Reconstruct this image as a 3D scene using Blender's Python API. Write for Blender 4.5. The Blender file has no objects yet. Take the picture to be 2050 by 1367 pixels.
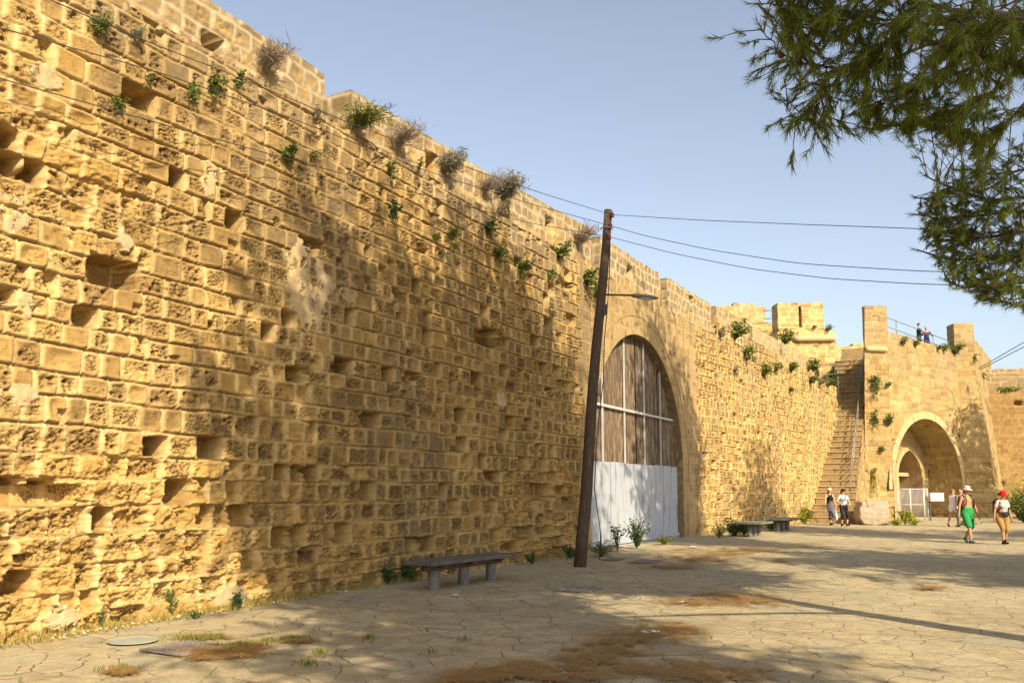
import bpy, bmesh, math, random
import numpy as np
from mathutils import Vector, Matrix, Quaternion
R_ = math.radians
random.seed(7)
sc = bpy.context.scene
col = sc.collection

# ------------------------------------------------------------------ camera, world, sun, exposure
FPX, CX, CY, HOR, EYE = 1740.0, 1025.0, 683.5, 980.0, 1.62
PITCH = R_(6.0)
YP = HOR - FPX*math.tan(PITCH)
cam_d = bpy.data.cameras.new('camera'); cam = bpy.data.objects.new('camera', cam_d); col.objects.link(cam)
cam.location = (0, 0, EYE); cam.rotation_euler = (math.pi/2 + PITCH, 0, 0)
cam_d.sensor_width = 36; cam_d.lens = 36*FPX/2050; cam_d.shift_y = (YP-CY)/2050
cam_d.clip_start = 0.05; cam_d.clip_end = 2000
sc.camera = cam
SUN_EL, SUN_X, SUN_Y = R_(35), 0.45, -0.893
S = Vector((SUN_X*math.cos(SUN_EL), SUN_Y*math.cos(SUN_EL), math.sin(SUN_EL))).normalized()
w = bpy.data.worlds.new('World'); sc.world = w; w.use_nodes = True
nt = w.node_tree; bg = nt.nodes['Background']
sky = nt.nodes.new('ShaderNodeTexSky'); sky.sky_type = 'NISHITA'; sky.sun_disc = False
sky.sun_elevation = SUN_EL; sky.sun_rotation = math.atan2(SUN_X, SUN_Y)
sky.air_density = 1.0; sky.dust_density = 2.2; sky.ozone_density = 1.0; sky.altitude = 0
hs = nt.nodes.new('ShaderNodeHueSaturation'); hs.inputs['Saturation'].default_value = .68   # thin milky haze pales the blue
nt.links.new(sky.outputs[0], hs.inputs['Color']); nt.links.new(hs.outputs[0], bg.inputs[0]); bg.inputs[1].default_value = 0.125
sl = bpy.data.lights.new('sun', 'SUN'); sl.energy = 5.0; sl.angle = R_(0.5); sl.color = (1.0, 0.84, 0.60)
so = bpy.data.objects.new('sun', sl); col.objects.link(so); so.rotation_euler = S.to_track_quat('Z', 'Y').to_euler()
so.location = (10, -20, 30)
sc.view_settings.view_transform = 'Standard'; sc.view_settings.look = 'None'
sc.view_settings.exposure = 0.79; sc.view_settings.gamma = 1.0

# ------------------------------------------------------------------ measuring helpers (pixel of the 2050 px photo -> metres)
_F = np.array([0, math.cos(PITCH), math.sin(PITCH)]); _U = np.array([0, -math.sin(PITCH), math.cos(PITCH)])
_C = np.array([0, 0, EYE])
def ray(x, y): return _F*FPX + np.array([1., 0, 0])*(x-CX) - _U*(y-YP)
def gnd(x, y, z=0.0): d = ray(x, y); return Vector(_C + d*(z-EYE)/d[2])
def atY(x, y, Y): d = ray(x, y); return Vector(_C + d*Y/d[1])
def onpl(x, y, P, N):
    d = ray(x, y); P = np.array(P); N = np.array(N); return Vector(_C + d*np.dot(P-_C, N)/np.dot(d, N))
def proj(P):
    v = np.array(P) - _C; k = v@_F
    return CX + FPX*v[0]/k, YP - FPX*(v@_U)/k, k

# ------------------------------------------------------------------ object helpers
def tag(o, label=None, cat=None, group=None, kind=None):
    if label: o['label'] = label
    if cat: o['category'] = cat
    if group: o['group'] = group
    if kind: o['kind'] = kind
    return o
def empty(name, loc=(0, 0, 0), rz=0.0):
    o = bpy.data.objects.new(name, None); col.objects.link(o); o.location = loc; o.rotation_euler = (0, 0, rz); o.empty_display_size = .3
    return o
def link(name, me, mat=None, parent=None, smooth=True):
    o = bpy.data.objects.new(name, me); col.objects.link(o)
    if mat: me.materials.append(mat)
    if parent:
        o.parent = parent
    if smooth:
        me.polygons.foreach_set('use_smooth', [True]*len(me.polygons))
    return o
class MB:
    def __init__(s): s.v = []; s.f = []
    def add(s, v, f):
        b = len(s.v); s.v += [tuple(p) for p in v]; s.f += [tuple(i+b for i in q) for q in f]; return s
    def box(s, c, d, rz=0.0, M=None):
        x, y, z = d[0]/2, d[1]/2, d[2]/2
        vs = [Vector((i, j, k)) for i in (-x, x) for j in (-y, y) for k in (-z, z)]
        M = M or Matrix.Rotation(rz, 3, 'Z'); c = Vector(c)
        vs = [M @ v + c for v in vs]
        return s.add(vs, [(0,1,3,2), (4,6,7,5), (0,4,5,1), (2,3,7,6), (0,2,6,4), (1,5,7,3)])
    def tube(s, pts, rad, n=8, cap=True, flat=1.0):
        pts = [Vector(p) for p in pts]
        if not hasattr(rad, '__len__'): rad = [rad]*len(pts)
        vs = []; m = len(pts); up = None
        for i, p in enumerate(pts):
            t = (pts[min(i+1, m-1)] - pts[max(i-1, 0)])
            t = t.normalized() if t.length > 1e-9 else Vector((0, 0, 1))
            if up is None:
                up = Vector((0, 0, 1)) if abs(t.z) < .9 else Vector((1, 0, 0))
            a = t.cross(up).normalized(); b = a.cross(t).normalized(); up = b
            for k in range(n):
                q = 2*math.pi*k/n
                vs.append(p + a*math.cos(q)*rad[i] + b*math.sin(q)*rad[i]*flat)
        fs = [(i*n+k, i*n+(k+1) % n, (i+1)*n+(k+1) % n, (i+1)*n+k) for i in range(m-1) for k in range(n)]
        if cap: fs += [tuple(range(n-1, -1, -1)), tuple((m-1)*n+k for k in range(n))]
        return s.add(vs, fs)
    def lathe(s, prof, c=(0, 0, 0), n=20, sx=1.0, sy=1.0, M=None):
        c = Vector(c); vs = []
        for r, z in prof:
            for k in range(n):
                q = 2*math.pi*k/n; v = Vector((r*math.cos(q)*sx, r*math.sin(q)*sy, z))
                if M: v = M @ v
                vs.append(v + c)
        m = len(prof)
        fs = [(i*n+k, i*n+(k+1) % n, (i+1)*n+(k+1) % n, (i+1)*n+k) for i in range(m-1) for k in range(n)]
        fs += [tuple(range(n-1, -1, -1)), tuple((m-1)*n+k for k in range(n))]
        return s.add(vs, fs)
    def build(s, name, mat, parent=None, smooth=False, bevel=0.0, fix=True):
        me = bpy.data.meshes.new(name); me.from_pydata(s.v, [], s.f); me.update()
        if fix:
            b = bmesh.new(); b.from_mesh(me); bmesh.ops.recalc_face_normals(b, faces=b.faces); b.to_mesh(me); b.free()
        o = link(name, me, mat, parent, smooth)
        if bevel:
            m = o.modifiers.new('bevel', 'BEVEL'); m.width = bevel; m.segments = 2; m.limit_method = 'ANGLE'
        return o

# ------------------------------------------------------------------ materials
def mat_new(name, base=(.5, .5, .5), rough=.8, metal=0.0):
    m = bpy.data.materials.new(name); m.use_nodes = True; b = m.node_tree.nodes['Principled BSDF']
    b.inputs['Base Color'].default_value = (*base, 1); b.inputs['Roughness'].default_value = rough; b.inputs['Metallic'].default_value = metal
    b.inputs['Specular IOR Level'].default_value = .25
    return m
def N(m, t, **kw):
    n = m.node_tree.nodes.new(t)
    for k, v in kw.items():
        if k in n.inputs: n.inputs[k].default_value = v
        else: setattr(n, k, v)
    return n
def L(m, a, b): m.node_tree.links.new(a, b)
def ramp(m, fac, stops):
    r = m.node_tree.nodes.new('ShaderNodeValToRGB'); L(m, fac, r.inputs[0])
    e = r.color_ramp.elements
    while len(e) < len(stops): e.new(.5)
    for i, (p, c) in enumerate(stops):
        e[i].position = p; e[i].color = (*c, 1) if len(c) == 3 else c
    return r
def coords(m, kind='Object', scale=(1, 1, 1)):
    t = m.node_tree.nodes.new('ShaderNodeTexCoord'); mp = m.node_tree.nodes.new('ShaderNodeMapping')
    L(m, t.outputs[kind], mp.inputs[0]); mp.inputs['Scale'].default_value = scale
    return mp.outputs[0]
def mat_var(name, c1, c2, rough=.85, scale=4.0, bump=.2, bscale=30.0, stretch=(1, 1, 1), metal=0.0, c3=None, spec=.25):
    """two or three tone noise material with a fine bump"""
    m = mat_new(name, c1, rough, metal); b = m.node_tree.nodes['Principled BSDF']; b.inputs['Specular IOR Level'].default_value = spec
    v = coords(m, 'Object', stretch)
    n = N(m, 'ShaderNodeTexNoise', Scale=scale, Detail=6.0, Roughness=.62); L(m, v, n.inputs['Vector'])
    st = [(.32, c1), (.68, c2)] if c3 is None else [(.3, c1), (.5, c2), (.7, c3)]
    r = ramp(m, n.outputs[0], st); L(m, r.outputs[0], b.inputs['Base Color'])
    n2 = N(m, 'ShaderNodeTexNoise', Scale=bscale, Detail=5.0); L(m, v, n2.inputs['Vector'])
    bp = N(m, 'ShaderNodeBump', Strength=bump, Distance=.02); L(m, n2.outputs[0], bp.inputs['Height']); L(m, bp.outputs[0], b.inputs['Normal'])
    return m
def mat_masonry(name, pit=1.0):
    """stone whose own colour per block is carried by the mesh attribute Col; fine grain and pits from nodes"""
    m = mat_new(name, (.5, .4, .2), .93); b = m.node_tree.nodes['Principled BSDF']; b.inputs['Specular IOR Level'].default_value = .12
    a = N(m, 'ShaderNodeAttribute', attribute_name='Col')
    v = coords(m)
    n = N(m, 'ShaderNodeTexNoise', Scale=9.0, Detail=8.0, Roughness=.7); L(m, v, n.inputs['Vector'])
    r = ramp(m, n.outputs[0], [(.25, (.70, .66, .60)), (.5, (1, 1, 1)), (.75, (1.22, 1.2, 1.14))])
    mx = N(m, 'ShaderNodeMix', data_type='RGBA', blend_type='MULTIPLY'); mx.inputs[0].default_value = 1
    L(m, a.outputs['Color'], mx.inputs[6]); L(m, r.outputs[0], mx.inputs[7])
    # fine open pores of the shelly limestone, painted dark brown for the shade inside them
    vo = N(m, 'ShaderNodeTexVoronoi', Scale=34.0, Randomness=1.0); vo.feature = 'F1'
    nd = N(m, 'ShaderNodeTexNoise', Scale=14.0, Detail=3.0); L(m, v, nd.inputs['Vector'])
    dm = N(m, 'ShaderNodeMix', data_type='VECTOR'); dm.inputs[0].default_value = .12
    L(m, v, dm.inputs[4]); L(m, nd.outputs['Color'], dm.inputs[5]); L(m, dm.outputs[1], vo.inputs['Vector'])
    pm = N(m, 'ShaderNodeTexNoise', Scale=3.3, Detail=3.0); L(m, v, pm.inputs['Vector'])
    pr = N(m, 'ShaderNodeMapRange'); L(m, pm.outputs[0], pr.inputs[0]); pr.inputs[1].default_value = .32; pr.inputs[2].default_value = .55
    pr.inputs[3].default_value = 0; pr.inputs[4].default_value = .52
    ma = N(m, 'ShaderNodeMath', operation='MULTIPLY'); L(m, pr.outputs[0], ma.inputs[0]); L(m, a.outputs['Alpha'], ma.inputs[1])
    lt = N(m, 'ShaderNodeMath', operation='LESS_THAN'); L(m, vo.outputs['Distance'], lt.inputs[0]); L(m, ma.outputs[0], lt.inputs[1])
    mk = N(m, 'ShaderNodeMath', operation='MULTIPLY'); L(m, lt.outputs[0], mk.inputs[0]); mk.inputs[1].default_value = .8*pit
    mx2 = N(m, 'ShaderNodeMix', data_type='RGBA'); L(m, mk.outputs[0], mx2.inputs[0]); L(m, mx.outputs[2], mx2.inputs[6]); mx2.inputs[7].default_value = (.12, .07, .027, 1)
    L(m, mx2.outputs[2], b.inputs['Base Color'])
    n3 = N(m, 'ShaderNodeTexNoise', Scale=38.0, Detail=8.0, Roughness=.75); L(m, v, n3.inputs['Vector'])
    sb = N(m, 'ShaderNodeMath', operation='SUBTRACT'); L(m, n3.outputs[0], sb.inputs[0]); L(m, lt.outputs[0], sb.inputs[1])
    bp = N(m, 'ShaderNodeBump', Strength=.7, Distance=.02); L(m, sb.outputs[0], bp.inputs['Height']); L(m, bp.outputs[0], b.inputs['Normal'])
    return m
M = {}
M['rough_stone'] = mat_masonry('eroded_limestone')
M['ashlar'] = mat_masonry('smooth_ashlar', .25)
M['bark'] = mat_var('pine_bark', (.07, .045, .03), (.20, .14, .10), scale=9, bump=.9, bscale=25, stretch=(1, 1, .3))
M['pole_wood'] = mat_var('weathered_pole', (.15, .105, .07), (.06, .04, .028), scale=10, bump=.5, bscale=40, stretch=(6, 6, .35), c3=(.20, .15, .11))
M['bench_wood'] = mat_var('bench_boards', (.075, .065, .055), (.15, .13, .115), scale=5, bump=.4, bscale=30, stretch=(1, 1, 1))
M['bench_green'] = mat_var('green_bench_boards', (.10, .14, .10), (.19, .20, .15), scale=5, bump=.3)
M['concrete'] = mat_var('concrete', (.10, .098, .095), (.18, .175, .165), scale=8, bump=.3)
M['white_board'] = mat_var('white_boards', (.30, .33, .38), (.37, .395, .44), scale=3.0, bump=.2, bscale=12, stretch=(1, 1, .22), c3=(.14, .145, .155), rough=.6)
M['white_metal'] = mat_var('white_paint_metal', (.50, .50, .50), (.40, .39, .37), scale=12, rough=.5, bump=.05)
M['rust_slat'] = mat_var('rusty_slats', (.07, .05, .032), (.17, .12, .075), scale=6, bump=.3, stretch=(1, 1, .3), c3=(.32, .26, .19))
M['dark_metal'] = mat_var('dark_metal', (.05, .05, .05), (.09, .085, .08), rough=.5, metal=.5, bump=.1)
M['grey_metal'] = mat_var('grey_metal', (.15, .145, .14), (.22, .21, .20), rough=.45, metal=.4, bump=.08)
M['ceramic'] = mat_new('brown_ceramic', (.16, .035, .02), .25)
M['wire'] = mat_new('wire', (.05, .05, .055), .6)
HGC = (.16, .10, .045)
M['paper'] = mat_new('paper', (.48, .48, .47), .8)
def mat_leaf(name, c1, c2, c3, rough=.55, trans=.25):
    m = mat_new(name, c1, rough); b = m.node_tree.nodes['Principled BSDF']
    g = N(m, 'ShaderNodeNewGeometry'); r = ramp(m, g.outputs['Random Per Island'], [(0, c1), (.5, c2), (1, c3)])
    L(m, r.outputs[0], b.inputs['Base Color'])
    t = N(m, 'ShaderNodeBsdfTranslucent'); L(m, r.outputs[0], t.inputs[0]); mx = N(m, 'ShaderNodeMixShader'); mx.inputs[0].default_value = trans
    out = m.node_tree.nodes['Material Output']; L(m, b.outputs[0], mx.inputs[1]); L(m, t.outputs[0], mx.inputs[2]); L(m, mx.outputs[0], out.inputs[0])
    return m
M['needle'] = mat_leaf('pine_needles', (.07, .115, .024), (.145, .20, .03), (.31, .33, .04), trans=.42)
M['leaf'] = mat_leaf('green_leaf', (.065, .095, .02), (.13, .16, .03), (.26, .25, .05))
M['leaf_dark'] = mat_leaf('dark_leaf', (.035, .065, .02), (.06, .10, .03), (.10, .14, .04))
M['leaf_yellow'] = mat_leaf('yellow_leaf', (.25, .27, .03), (.38, .36, .04), (.16, .22, .03))
M['leaf_grey'] = mat_leaf('grey_green_leaf', (.16, .18, .10), (.24, .24, .15), (.10, .14, .06))
M['dry_twig'] = mat_leaf('dry_twigs', (.25, .20, .14), (.33, .27, .20), (.18, .14, .10))
M['straw'] = mat_leaf('dry_straw', (.42, .30, .10), (.30, .24, .06), (.20, .22, .05))
M['litter'] = mat_leaf('orange_needles', (.36, .20, .06), (.50, .32, .12), (.24, .135, .045), trans=.1)

# ------------------------------------------------------------------ noise in numpy
def _h(ix, iy, seed):
    with np.errstate(over='ignore'):
        n = (ix.astype(np.int64)*374761393 + iy.astype(np.int64)*668265263 + int(seed)*982451653) & 0xFFFFFFFF
        n = ((n ^ (n >> 13))*1274126177) & 0xFFFFFFFF
        n = ((n ^ (n >> 16))*2246822519) & 0xFFFFFFFF
        return ((n ^ (n >> 15)) & 0xFFFFFF)/float(0xFFFFFF)
def vn(x, y, seed=0):
    fx = np.floor(x); fy = np.floor(y); tx = x-fx; ty = y-fy
    tx = tx*tx*(3-2*tx); ty = ty*ty*(3-2*ty); ix = fx.astype(np.int64); iy = fy.astype(np.int64)
    a = _h(ix, iy, seed); b = _h(ix+1, iy, seed); c = _h(ix, iy+1, seed); d = _h(ix+1, iy+1, seed)
    return (a+(b-a)*tx)*(1-ty) + (c+(d-c)*tx)*ty
def fbm(x, y, seed=0, o=4, g=.55):
    r = 0; a = 1; t = 0
    for i in range(o):
        r = r + a*vn(x*2**i+i*17.3, y*2**i-i*9.1, seed+i*31); t += a; a *= g
    return r/t
def ss(a, b, x):
    t = np.clip((x-a)/(b-a), 0, 1); return t*t*(3-2*t)
def mixc(c, d, t): return c*(1-t[:, None]) + np.array(d)*t[:, None]
def cells(x, y, seed):
    """cellular noise: distance to the nearest random point"""
    ix = np.floor(x).astype(np.int64); iy = np.floor(y).astype(np.int64); best = np.full(x.shape, 9.0)
    for i in (-1, 0, 1):
        for j in (-1, 0, 1):
            px = ix+i+_h(ix+i, iy+j, seed); py = iy+j+_h(ix+i, iy+j, seed+5)
            best = np.minimum(best, (px-x)**2 + (py-y)**2)
    return np.sqrt(best)

OCH = (.385, .242, .074); CRE = (.48, .322, .120); PAL = (.66, .495, .245); GRY = (.225, .18, .115); BRN = (.24, .142, .046); PAT = (.14, .096, .046)
def masonry(s, z, seed=1, ch=(.26, .34), wd=(.3, .66), J=.06, jw=.007, bulge=.03, prot=.02, pit=.02, miss=.02, rad=.06,
            erode=None, patina_shade=None, grey=None, ash=None, holes=(), misspts=(), plaster=(), pale=.35, warp=1.0, c1=OCH, c2=CRE, mort=PAL, zmax=14.0, deep=.42, chips=0.0):
    """relief (m, outward) and colour, some shade painted in, of a masonry surface at points (s, z)"""
    rs = np.random.RandomState(seed)
    zb = [-1.5]
    while zb[-1] < zmax: zb.append(zb[-1] + rs.uniform(*ch))
    zb = np.array(zb)
    s2 = s + warp*(.05*(fbm(s*1.3, z*1.3, seed+3, 2)-.5))
    z2 = z + warp*(.12*(vn(s*.22, z*.1, seed+4)-.5) + .07*(fbm(s*1.1, z*1.6, seed+5, 3)-.5))
    ci = np.clip(np.searchsorted(zb, z2)-1, 0, len(zb)-2)
    smin, smax = s.min()-2, s.max()+2
    d = np.zeros_like(s); lx = np.zeros_like(s); lz = np.zeros_like(s); sid = np.zeros(s.shape, np.int64); dz_b = np.zeros_like(s); dxe = np.zeros_like(s)
    pts = [(a + warp*.05*(float(fbm(np.array([a*1.3]), np.array([b*1.3]), seed+3, 2)[0])-.5),
            b + warp*(.12*(float(vn(np.array([a*.22]), np.array([b*.1]), seed+4)[0])-.5) + .07*(float(fbm(np.array([a*1.1]), np.array([b*1.6]), seed+5, 3)[0])-.5))) for a, b in misspts]
    forced = set()
    for c in range(len(zb)-1):
        k = ci == c
        js = [smin - rs.uniform(0, wd[1])]
        n = int((smax-smin)/(wd[0]))+8
        ws = wd[0] + (wd[1]-wd[0])*rs.rand(n)**1.2
        js = np.concatenate([js, js[0]+np.cumsum(ws)])
        for a, b in pts:
            if zb[c] <= b < zb[c+1]: forced.add(c*1000 + int(np.searchsorted(js, a)-1))
        if not k.any(): continue
        q = np.clip(np.searchsorted(js, s2[k])-1, 0, len(js)-2)
        cx = (js[q]+js[q+1])/2; hx = (js[q+1]-js[q])/2; cz = (zb[c]+zb[c+1])/2; hz = (zb[c+1]-zb[c])/2
        px = s2[k]-cx; pz = z2[k]-cz
        r = np.minimum(rad*(.5+_h(q, q*0+c, seed+9)), hz*.8)
        qx = np.abs(px)-(hx-r); qz = np.abs(pz)-(hz-r)
        d[k] = r - (np.sqrt(np.maximum(qx, 0)**2+np.maximum(qz, 0)**2) + np.minimum(np.maximum(qx, qz), 0))
        lx[k] = px/hx; lz[k] = pz/hz; sid[k] = c*1000+q; dz_b[k] = hz-np.abs(pz); dxe[k] = hx-np.abs(px)
    h1 = _h(sid, sid*0, seed+11); h2 = _h(sid, sid*0, seed+12); h3 = _h(sid, sid*0, seed+13); h4 = _h(sid, sid*0, seed+14); h5 = _h(sid, sid*0, seed+15); h6 = _h(sid, sid*0, seed+16)
    E = np.zeros_like(s) if erode is None else np.clip(erode(s, z), 0, 1)
    G = np.zeros_like(s) if grey is None else np.clip(grey(s, z), 0, 1)
    P = np.zeros_like(s) if patina_shade is None else np.clip(patina_shade(s, z), 0, 1)
    d = d - jw + .022*warp*(fbm(s*9, z*9, seed+20, 3)-.5)*(1+1.5*E)
    n1 = fbm(s*5, z*5, seed+21, 4); n2 = fbm(s*22, z*26, seed+22, 3)
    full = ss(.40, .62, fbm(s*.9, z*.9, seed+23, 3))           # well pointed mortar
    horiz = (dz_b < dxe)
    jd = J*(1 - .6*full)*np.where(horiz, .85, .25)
    b = ss(-.003, .016, d); cen = ss(.02, .075, d + .03*(n1-.5))
    face = bulge*.45*ss(0, .045, d) - bulge*.38*cen + prot*(h1-.5)*2 + .018*(h2-.5)*lx + .018*(h3-.5)*lz + .03*(n1-.5)
    # honeycomb pitting on some stones
    pm = ss(.12, .65, h4 + .5*(n1-.5))*pit
    pm = pm*(.25+.75*cen); cl = cells(s*17 + 3*n1, z*27 + 2*n1, seed+30); hole_s = ss(.34, .16, cl)*ss(.30, .55, fbm(s*4, z*4, seed+34, 2))
    face = face - pm*hole_s*1.1 - pm*.8*ss(.52, .75, n2)
    big = cells(s*5.5, z*6.5, seed+31); bigm = ss(.22, .09, big + .1*(n2-.5))*(h5 > .5); face = face - pm*2.2*bigm
    scoop = (h6 > .80); face = face - .022*(pit/.02)*scoop*ss(.9, .2, np.sqrt(lx**2+lz**2) + .5*(n1-.5))
    h = face*b - jd*(1-b)
    # erosion
    er = E*(.02 + .16*h5**2*(_h(sid, sid*0, seed+19) > .4) + .07*ss(.48, .56, fbm(s*3.1, z*4.2, seed+24, 5, .65)) + .07*(n2-.3) - .05*ss(.6, .2, cells(s*4.5+n1, z*6+n1, seed+33))) + E*.10*(h5-.3)
    h = h - er*(.5+.5*b)
    if chips:
        kx = np.where(h2 > .5, .66, -.66); kz = np.where(h3 > .5, .55, -.6)
        q = np.maximum(np.abs(lx-kx)/(.34+.3*h5), np.abs(lz-kz)/(.42+.3*h6)) + .7*(n1-.5) + .3*(n2-.5)
        h = h - (.06+.16*h4)*ss(1.02, .86, q)*(_h(sid, sid*0, seed+18) < chips*(.55+1.3*ss(.42, .6, fbm(s*.7, z*.9, seed+36, 3))))
    fm = np.isin(sid, np.array(sorted(forced) or [-1]))
    ms = fm | (_h(sid, sid*0, seed+17) < miss*(1+5*E)*(1 if erode is None else .35+1.6*ss(6, 9, s)*ss(14.2, 13.4, s)))
    dp = deep*(.75+.5*h2)
    h = np.where(ms, -.02 - (dp + .05*n1)*ss(-.01, .03, d + .01*(n2-.5)), h)
    half = (~ms) & (h3 < miss*1.4) & (lx + lz*.4 > .15 + .4*(n1-.5))      # half broken stones
    h = np.where(half, h - .14*b, h)
    # colour
    c = mixc(np.tile(np.array(c1), (len(s), 1)), c2, np.clip(h4*1.15, 0, 1))
    c = mixc(c, BRN, .5*ss(.62, .8, h5 + .5*(n1-.5)))
    c = c*(0.86 + .3*h6)[:, None]
    c = mixc(c, PAT, P*ss(-.01, .07, d + .05*(n1-.5))*(.35+.45*ss(.2, .8, h2+.5*(n1-.5))))
    rim = ss(.062, .015, d + .05*(n1-.5))*(.35+.65*ss(.25, .6, h3))*np.where(ms, 0, 1)*(1-.6*P)
    mort2 = np.array(mort)*(1-.5*P)[:, None]; t_ = (rim*pale*1.5)[:, None]; c = c*(1-t_) + mort2*t_
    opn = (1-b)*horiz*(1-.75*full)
    t_ = ((1-b)*.75*(1-opn))[:, None]; c = c*(1-t_) + mort2*t_; c = mixc(c, (.19, .115, .045), opn*.7)  # open bed joints painted brown to carry the gap shadow in the colour
    c = mixc(c, (.10, .062, .025), np.clip(pit/.03, 0, 1)*b*(.55*hole_s*ss(.1, .5, pm/max(pit, 1e-4)) + .6*bigm)*(1-E*.5))  # pit hollows darkened in the colour for the shade deep inside them
    c = mixc(c, (.44, .27, .08), np.where(E > .4, .4*ss(.45, .6, fbm(s*2.1, z*2.8, seed+24, 4)), 0.0))
    if erode is not None:
        wth = ss(.47, .66, fbm(s*.55, z*.32, seed+60, 5, .6)); strk = ss(.52, .74, fbm(s*2.8, z*.28, seed+61, 4))*ss(2.5, 6.5, z)
        c = mixc(c, (.215, .165, .10), np.clip(.42*wth*(.3+.7*ss(0, 4, s)) + .3*strk, 0, .6)*b)
    gg = G*(.55+.45*ss(.35, .6, fbm(s*2.2, z*3.1, seed+25, 3)))*b
    c = mixc(c, GRY, np.clip(gg, 0, 1)*.9)
    c = mixc(c, (.45, .36, .23), G*(1-b)*.8)
    for (a, bz, wr, hr) in plaster:
        q = ((s-a)/wr)**2 + ((z-bz)/hr)**2 + 3.2*(fbm(s*5, z*5, seed+40, 4)-.5)
        t = ss(1.0, .85, q)*ss(.40, .46, fbm(s*7, z*7, seed+41, 4)+.06); h = h*(1-t) + t*(.012 + .02*(n1-.5)); c = mixc(c, (.50, .385, .23), t*.75)
    if ash is not None:
        A = ash(s, z)
        k = A > 0.001
        if k.any():
            rr = np.floor(z/.43); off = _h(rr.astype(np.int64), rr.astype(np.int64)*0, seed+50)*.9
            ww = .84; q = np.floor((s+off)/ww); fx = (s+off)/ww - q; fz = z/.43-rr
            dd = np.minimum(np.minimum(fx, 1-fx)*ww, np.minimum(fz, 1-fz)*.43)
            hh = -.008*ss(.014, .002, dd) + .008*(n1-.5) + .004*(_h(q.astype(np.int64), rr.astype(np.int64), seed+51)-.5)
            stain = ss(.45, .75, fbm(s*2.6, z*.35, seed+52, 4))
            ca = np.tile(np.array((.36, .255, .12)), (len(s), 1))*(0.9+.2*_h(q.astype(np.int64), rr.astype(np.int64), seed+53))[:, None]
            ca = mixc(ca, (.19, .145, .08), stain*.8); ca = mixc(ca, (.48, .36, .19), ss(.012, .003, dd)*.7)
            h = h*(1-A) + hh*A; c = c*(1-A[:, None]) + ca*A[:, None]
    for (a, bz, wr, hr, dep) in holes:
        q = np.maximum(np.abs(s-a)/wr, np.abs(z-bz)/hr) + .25*(n1-.5)
        t = ss(1.02, .9, q); h = h*(1-t) + t*(-dep)
    al = np.clip(np.clip(pit/.03, 0, 1)*cen*b*(.35+.65*ss(.12, .65, h4 + .5*(n1-.5))), 0, 1)
    return h, np.concatenate([c, al[:, None]], 1)

def write_mesh(name, V, Fc, C, mat, parent=None):
    me = bpy.data.meshes.new(name)
    me.vertices.add(len(V)); me.vertices.foreach_set('co', V.astype(np.float32).ravel())
    nf = len(Fc); me.loops.add(nf*4); me.polygons.add(nf)
    me.loops.foreach_set('vertex_index', Fc.astype(np.int32).ravel())
    me.polygons.foreach_set('loop_start', np.arange(0, nf*4, 4, dtype=np.int32))
    me.polygons.foreach_set('loop_total', np.full(nf, 4, dtype=np.int32))
    me.update(calc_edges=True)
    at = me.color_attributes.new('Col', 'FLOAT_COLOR', 'POINT')
    at.data.foreach_set('color', np.clip(C, 0, 1).astype(np.float32).ravel())
    me.validate()
    return link(name, me, mat, parent, True)
def grid_faces(nr, nc, keep=None, base=0):
    i = np.arange(nr-1)[:, None]*nc + np.arange(nc-1)[None, :]
    f = np.stack([i, i+1, i+nc+1, i+nc], -1)
    f = f[keep] if keep is not None else f.reshape(-1, 4)
    return f.reshape(-1, 4) + base
class Opening:
    """arched opening: half width r, springing height zs, off > 0 makes it pointed"""
    def __init__(s, c, r, zs, off=0.0, z0=-9): s.c, s.r, s.zs, s.off, s.z0 = c, r, zs, off, z0
    def dist(s, a, z):                       # >0 inside, metres
        x = np.abs(a-s.c); R = s.r+s.off
        up = R - np.sqrt((x+s.off)**2 + np.maximum(z-s.zs, 0)**2)
        return np.where(z > s.zs, up, s.r-x)
    def snap(s, a, z):
        sg = np.where(a >= s.c, 1., -1.); x = np.abs(a-s.c)+s.off; R = s.r+s.off; dz = np.maximum(z-s.zs, 0)
        l = np.sqrt(x**2+dz**2)+1e-9
        return np.where(z > s.zs, s.c+sg*(x*R/l-s.off), s.c+sg*s.r), np.where(z > s.zs, s.zs+dz*R/l, z)
    def outline(s, n=28, z0=0.0, grow=0.0):
        R = s.r+s.off+grow; amax = math.acos(s.off/R)
        right = [(s.c - s.off + R*math.cos(amax*i/n), s.zs + R*math.sin(amax*i/n)) for i in range(n+1)]
        left = [(2*s.c-x, z) for x, z in reversed(right[:-1])]
        return [(s.c+s.r+grow, z0)] + right + left + [(s.c-s.r-grow, z0)]
def face_mesh(name, A, Z, mapf, style, mat, parent=None, opening=None, jitter=0.0):
    """A, Z: 2-D arrays of surface coordinates; mapf(s, z, relief) -> xyz"""
    nr, nc = A.shape; keep = None; a = A.copy(); z = Z.copy(); near = None
    if opening is not None:
        ac = (a[:-1, :-1]+a[1:, 1:])/2; zc = (z[:-1, :-1]+z[1:, 1:])/2
        keep = opening.dist(ac, zc) <= 0
        rem = np.zeros((nr, nc), bool); kp = np.zeros((nr, nc), bool)
        for di in (0, 1):
            for dj in (0, 1):
                rem[di:nr-1+di, dj:nc-1+dj] |= ~keep; kp[di:nr-1+di, dj:nc-1+dj] |= keep
        bd = rem & kp
        sa, sz = opening.snap(a[bd], z[bd]); a[bd] = sa; z[bd] = sz
    af, zf = a.ravel(), z.ravel()
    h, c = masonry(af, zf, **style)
    if opening is not None:
        t = ss(.0, .12, -opening.dist(af, zf)); h = h*t
    V = mapf(af, zf, h)
    return write_mesh(name, V, grid_faces(nr, nc, keep), c, mat, parent)

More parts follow.
